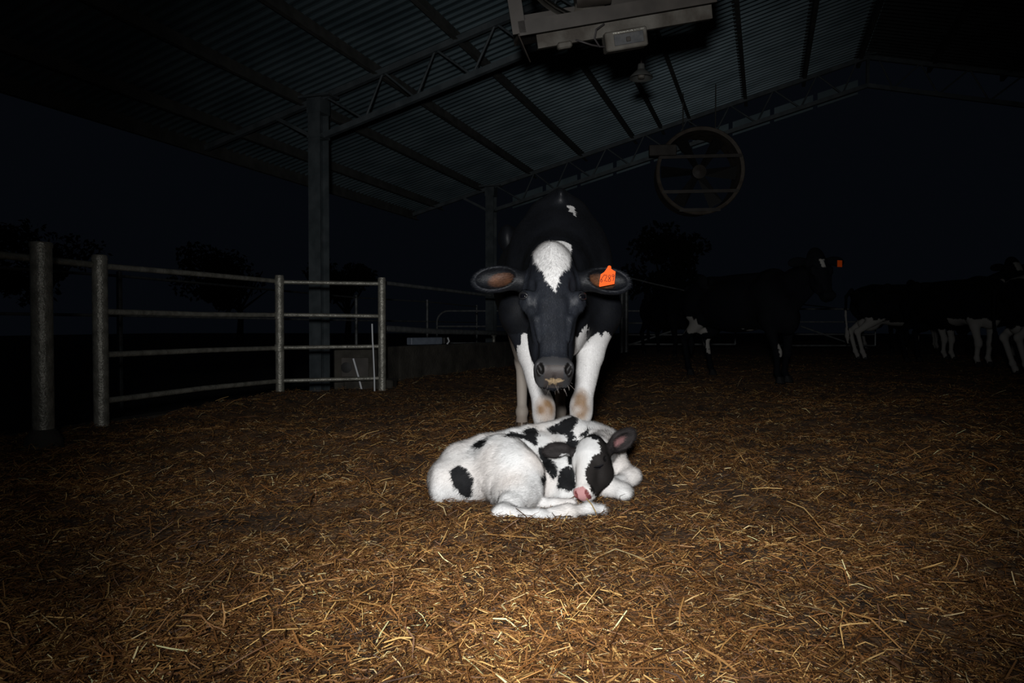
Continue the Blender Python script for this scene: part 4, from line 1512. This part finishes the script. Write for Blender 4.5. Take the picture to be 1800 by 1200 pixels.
# ears
isE = G == 3
C[isE] = np.array((.026, .022, .022)) * (.6 + .9 * noise3(V[isE] * np.array([1, 1, 2.5]), 60))[:, None]
zt_ = isE & (V[:, 0] < .36) & inpoly(X_, Y_, zp([(1078, 405), (1110, 392), (1150, 398), (1150, 445), (1105, 440)]))
C[zt_] = CW * .8
r = V - ec
rr = ((r @ e1 + .018) / .032) ** 2 + ((r @ e2 - .006) / .020) ** 2
m = isE & (rr < 1.0) & (N @ e3 > .0) & (V[:, 0] > .36)
kk = (np.clip(1.1 - rr, 0, 1) * (noise3(V, 45) * 1.5).clip(0, 1))[:, None]
C[m] = (C * (1 - kk) + np.array((.62, .30, .30)) * kk)[m]
calf = empty('calf', (0.15, 2.95, 0), 'newborn white calf with black patches curled up asleep in the straw', 'calf')
me = np_mesh('body', V, Q); set_col(me, C); link_mesh('body', me, M_CALF, calf)
f = np.zeros_like(V); f[:] = (-.8, .1, -.7)
f[G == 1] = (-.3, .6, .3)
f[G == 4] = (.9, -.1, -.1)
f[isH] = -ca * .2 + cn * 0
f[isH] = ca * .9 + cs * .2
m = isE & (V[:, 0] > .36); f[m] = e1
m = isE & (V[:, 0] <= .36); f[m] = g1
ln = np.full(len(V), .017)
ln[isH] = .010
ln[isH & (R[:, 1] < -.02)] = .014
ln[isE] = .017
ln[nose] = .001
ln[lid] = .001
wt = np.ones(len(V)); wt[nose | lid] = .02
wt[V[:, 2] < .0] = .1
make_fur('calf_fur', V, Q, C, 110000, ln, f, M_CALFFUR, calf, wt, .00065, .36, .40, .06, .09)


def on_skin(x, y):
    k = np.hypot(px - x, py - y) < 2.6
    return Vector(V[k][V[k][:, 1].argmin()])


ep = [on_skin(1046, 821), on_skin(1050, 819.5), on_skin(1054, 819.5), on_skin(1058, 818), on_skin(1061, 815.5)]
b = MB(); b.tube([p + Vector((0, -.009, .002)) for p in ep], [.001, .0028, .0034, .0028, .001], 8); b.build('eye', M_EYE, calf, True)
b = MB(); b.tube([p + Vector((0, -.009, .0075 - .0015 * abs(i - 2))) for i, p in enumerate(ep)], [.0012, .0028, .0034, .003, .0014], 8)
b.tube([p + Vector((0, -.0085, -.0045)) for p in ep[:4]], [.001, .002, .002, .001], 8)
b.build('eyelid', M_LID, calf, True)
b = MB(); hp_ = P(1062, 896, 2.70)
b.lathe([(.0, -.026), (.010, -.022), (.0155, -.006), (.0165, .008), (.0, .012)], hp_, Vector((-1, -.1, .12)), 14)
b.build('hoof', M_HOOF, calf, True)
# a few stalks lying over the calf's foreleg and nose
b = MB()
for (x0, y0, d0, x1, y1, d1, r_) in ((1031, 876, 2.70, 1047, 899, 2.58, .0022), (963, 928, 2.50, 990, 926, 2.49, .003), (919, 927, 2.50, 992, 929, 2.46, .0032),
                                     (984, 925, 2.5, 997, 907, 2.5, .002), (803, 914, 2.6, 828, 892, 2.66, .0025)):
    b.tube([P(x0, y0, d0), (P(x0, y0, d0) + P(x1, y1, d1)) / 2 + Vector((.002, 0, .003)), P(x1, y1, d1)], r_, 6)
me_o = b.build('straw_stalks', None)
set_col(me_o.data, np.tile(np.array([[.62, .42, .15]]), (len(me_o.data.vertices), 1)))
me_o.data.materials.append(M_STRAW)
tag(me_o, 'few golden straw stalks lying against the calf\'s nose and hind leg', 'straw', kind='stuff')


# ------------------------------------------------------------------ the herd in the dark on the right
def far_cow(name_lab, px_, d, yaw, seed, headE, ha, hn, coatfn, res=.016, size=1.0, gz=0.0, steps=None, tagside=None):
    fore = {}; hind = {}
    r = random.Random(seed)
    for s in (-1, 1):
        dy = r.uniform(-.08, .08); dy2 = r.uniform(-.12, .12)
        fore[s] = dict(elbow=(s * .17, .04, .76), knee=(s * .11, -.02 + dy * .6, .37), fet=(s * .11, .0 + dy, .12), hoof=(s * .115, -.045 + dy, .03))
        hind[s] = dict(stifle=(s * .20, 1.24, .80), hock=(s * .15, 1.64 + dy2 * .8, .50), fet=(s * .14, 1.54 + dy2, .13), hoof=(s * .14, 1.49 + dy2, .03))
    Rz = Matrix.Rotation(-yaw, 3, 'Z')
    ha, hn = Rz @ Vector(ha), Rz @ Vector(hn)       # the head looks our way whatever the body does
    S, hd = cow_field(headE, ha, hn, 0, 0, 0, fore, hind, fine=False, hollow=False)
    lo = np.array([q['c'] - q['R'] for q in S.p]).min(0) - .03
    hi = np.array([q['c'] + q['R'] for q in S.p]).max(0) + .03
    lo[2] = -.03
    V, Q = S.mesh(np.arange(lo[0], hi[0], res), np.arange(lo[1], hi[1], res), np.arange(lo[2], hi[2], res))
    N = vnormals(V, Q)
    G = S.groups(V, ['body', 'neck', 'head', 'ear', 'leg'])
    R = (V - hd['E']) @ hd['M'].T
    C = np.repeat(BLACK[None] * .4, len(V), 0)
    C = coatfn(V, N, G, R, C)
    me = np_mesh('body', V, Q); set_col(me, C)
    p = P(px_, 600, d)
    root = empty('cow', (0, 0, 0), name_lab, 'cow', 'herd standing in the dark on the right')
    bo = link_mesh('body', me, M_HERD, root)
    for s in (-1, 1):
        b = MB(); c = Vector(hd['h'](s * .108, .002, -.05)); rr_ = .02
        b.lathe([(rr_ * math.sin(t), -rr_ * math.cos(t)) for t in np.linspace(0, PI, 8)], c, Vector((0, 0, 1)), 10)
        b.build('eye', M_EYE, root, True)
        for dd in (fore, hind):
            x, y, z = dd[s]['hoof']
            hoof((x, y - .01, .02), 0, root, 1.0, M_BLACK)
        if tagside == s or tagside == 2:
            ec, e1, e2, e3 = hd['ear'][s]
            b = MB(); c = Vector(ec) + Vector((0, -.06, -.03))
            b.box(c, (.07, .004, .075)); b.build('ear_tag', M_TAG, root)
    root.scale = (size, size, size)
    root.rotation_euler = (0, 0, yaw)
    root.location = (p.x, d, gz)
    return root


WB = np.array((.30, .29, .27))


def coat_plain(parts):
    def fn(V, N, G, R, C):
        nz = noise3(V, 9) + .5 * noise3(V + 3, 22)
        V = V + ((nz - .75) * .10)[:, None]
        for kind, a in parts:
            if kind == 'box':
                x0, x1, y0, y1, z0, z1 = a
                m = (V[:, 0] > x0) & (V[:, 0] < x1) & (V[:, 1] > y0) & (V[:, 1] < y1) & (V[:, 2] > z0) & (V[:, 2] < z1) & (G != 2)
                C[m] = WB
            elif kind == 'face':
                w0, a0, a1 = a
                m = ((G == 2) | (G == 1)) & (np.abs(R[:, 0]) < w0 * (1 - .25 * (R[:, 1] - a0) / (a1 - a0))) & (R[:, 1] > a0) & (R[:, 1] < a1) & (R[:, 2] > -.08)
                C[m] = WB
        return C
    return fn


def up_head(x=0.0, y=-.62, z=1.18, fx=0.0, fy=-.55, fz=-.8):
    a = Vector((fx, fy, fz)).normalized()
    n = Vector((fx, fy * 1.2 - .3, .45))
    return (x, y, z), a, n


# big black cow, standing obliquely, head turned to us above its shoulder
E, a, n = up_head(-.20, -.84, 1.33, .06, -.42, -.9)
far_cow('large black cow in the dark, small white star on its forehead and orange ear tag', 1372, 8.75, math.radians(24), 1, E, a, n,
        coat_plain([('face', (.028, -.12, -.02)), ('box', (-.13, -.085, -.2, .2, .30, .46)), ('box', (-.3, 0, .3, .5, .55, .62)), ('box', (.1, .3, 1.5, 1.8, .3, .5)), ('box', (-.35, -.1, 1.25, 1.8, .58, .78))]), gz=.05, tagside=1)
# low white faced one looking out behind it
E, a, n = up_head(0, -.75, .80, 0, -.3, -.95)
far_cow('far cow with a lowered white face beside the four bar gate', 1197, 14.6, math.radians(12), 2, E, a, n, coat_plain([('face', (.075, -.17, .36))]), gz=.10)
# profile cow with white belly and legs
E, a, n = up_head(.05, -.78, 1.30, 0, -.7, -.7)
far_cow('side view of a black cow with white hind legs, white tail and pale belly', 1662, 13.1, math.radians(86), 3, E, a, n,
        coat_plain([('box', (-.5, .5, 1.1, 1.72, -.1, .72)), ('box', (-.5, .5, 1.74, 2, .2, .85)), ('box', (-.5, .5, .2, 1.2, .5, .68)), ('box', (-.5, .5, -.3, .3, -.1, .52)), ('face', (.06, -.16, .1))]), gz=.14)
E, a, n = up_head(.0, -.66, 1.38, 0, -.6, -.8)
far_cow('black cow looking over the back of the side view cow', 1600, 15.4, math.radians(-20), 4, E, a, n, coat_plain([('box', (-.5, .5, -.3, .3, -.1, .5))]), gz=.14)
E, a, n = up_head(.0, -.66, 1.42, 0, -.5, -.85)
far_cow('cow with a white forehead patch and white forelegs right of the side view cow', 1730, 11.0, math.radians(8), 5, E, a, n,
        coat_plain([('face', (.055, -.17, -.02)), ('box', (-.5, .5, -.4, .5, -.1, .74))]), gz=.12)
E, a, n = up_head(.15, -.66, 1.30, .2, -.5, -.85)
far_cow('cow with a narrow pale blaze standing near the right edge', 1792, 14.0, math.radians(8), 6, E, a, n,
        coat_plain([('face', (.04, -.10, .12)), ('box', (-.5, .5, -.4, .2, -.1, .45))]), gz=.10)
E, a, n = up_head(.0, -.66, 1.46, 0, -.5, -.85)
far_cow('cow cut off by the right picture edge, only its white hind leg showing', 1975, 9.8, math.radians(90), 7, E, a, n,
        coat_plain([('box', (-.5, .5, 1.05, 2, 1.30, 1.6)), ('box', (-.5, .5, 1.2, 1.72, -.1, .62))]), gz=.08)
E, a, n = up_head(.0, -.62, .75, 0, -.3, -.95)
far_cow('distant cow with white shins between the large black cow and the side view cow', 1640, 18.4, math.radians(75), 8, E, a, n,
        coat_plain([('box', (-.5, .5, 1.1, 1.8, -.1, .5)), ('box', (-.5, .5, -.3, .3, -.1, .6))]), gz=.16)

# ------------------------------------------------------------------ the bedding itself, kept clear of the resting calf
straw('straw_bedding', 460000, (1.15, 15.0), 0.5, (0.008, 0.055), (0.0010, 0.0032), 'loose golden brown straw bedding strewn over the whole pen floor', 5)
straw('coarse_straw', 30000, (1.1, 6.0), 0.4, (0.02, 0.075), (0.0024, 0.0052), 'coarser matted straw pieces scattered in front of and around the calf', 8, .36)
straw('long_straw_stalks', 5200, (1.2, 9.0), 0.4, (0.06, 0.17), (0.0028, 0.0062), 'longer pale straw stalks lying on top of the bedding', 6)
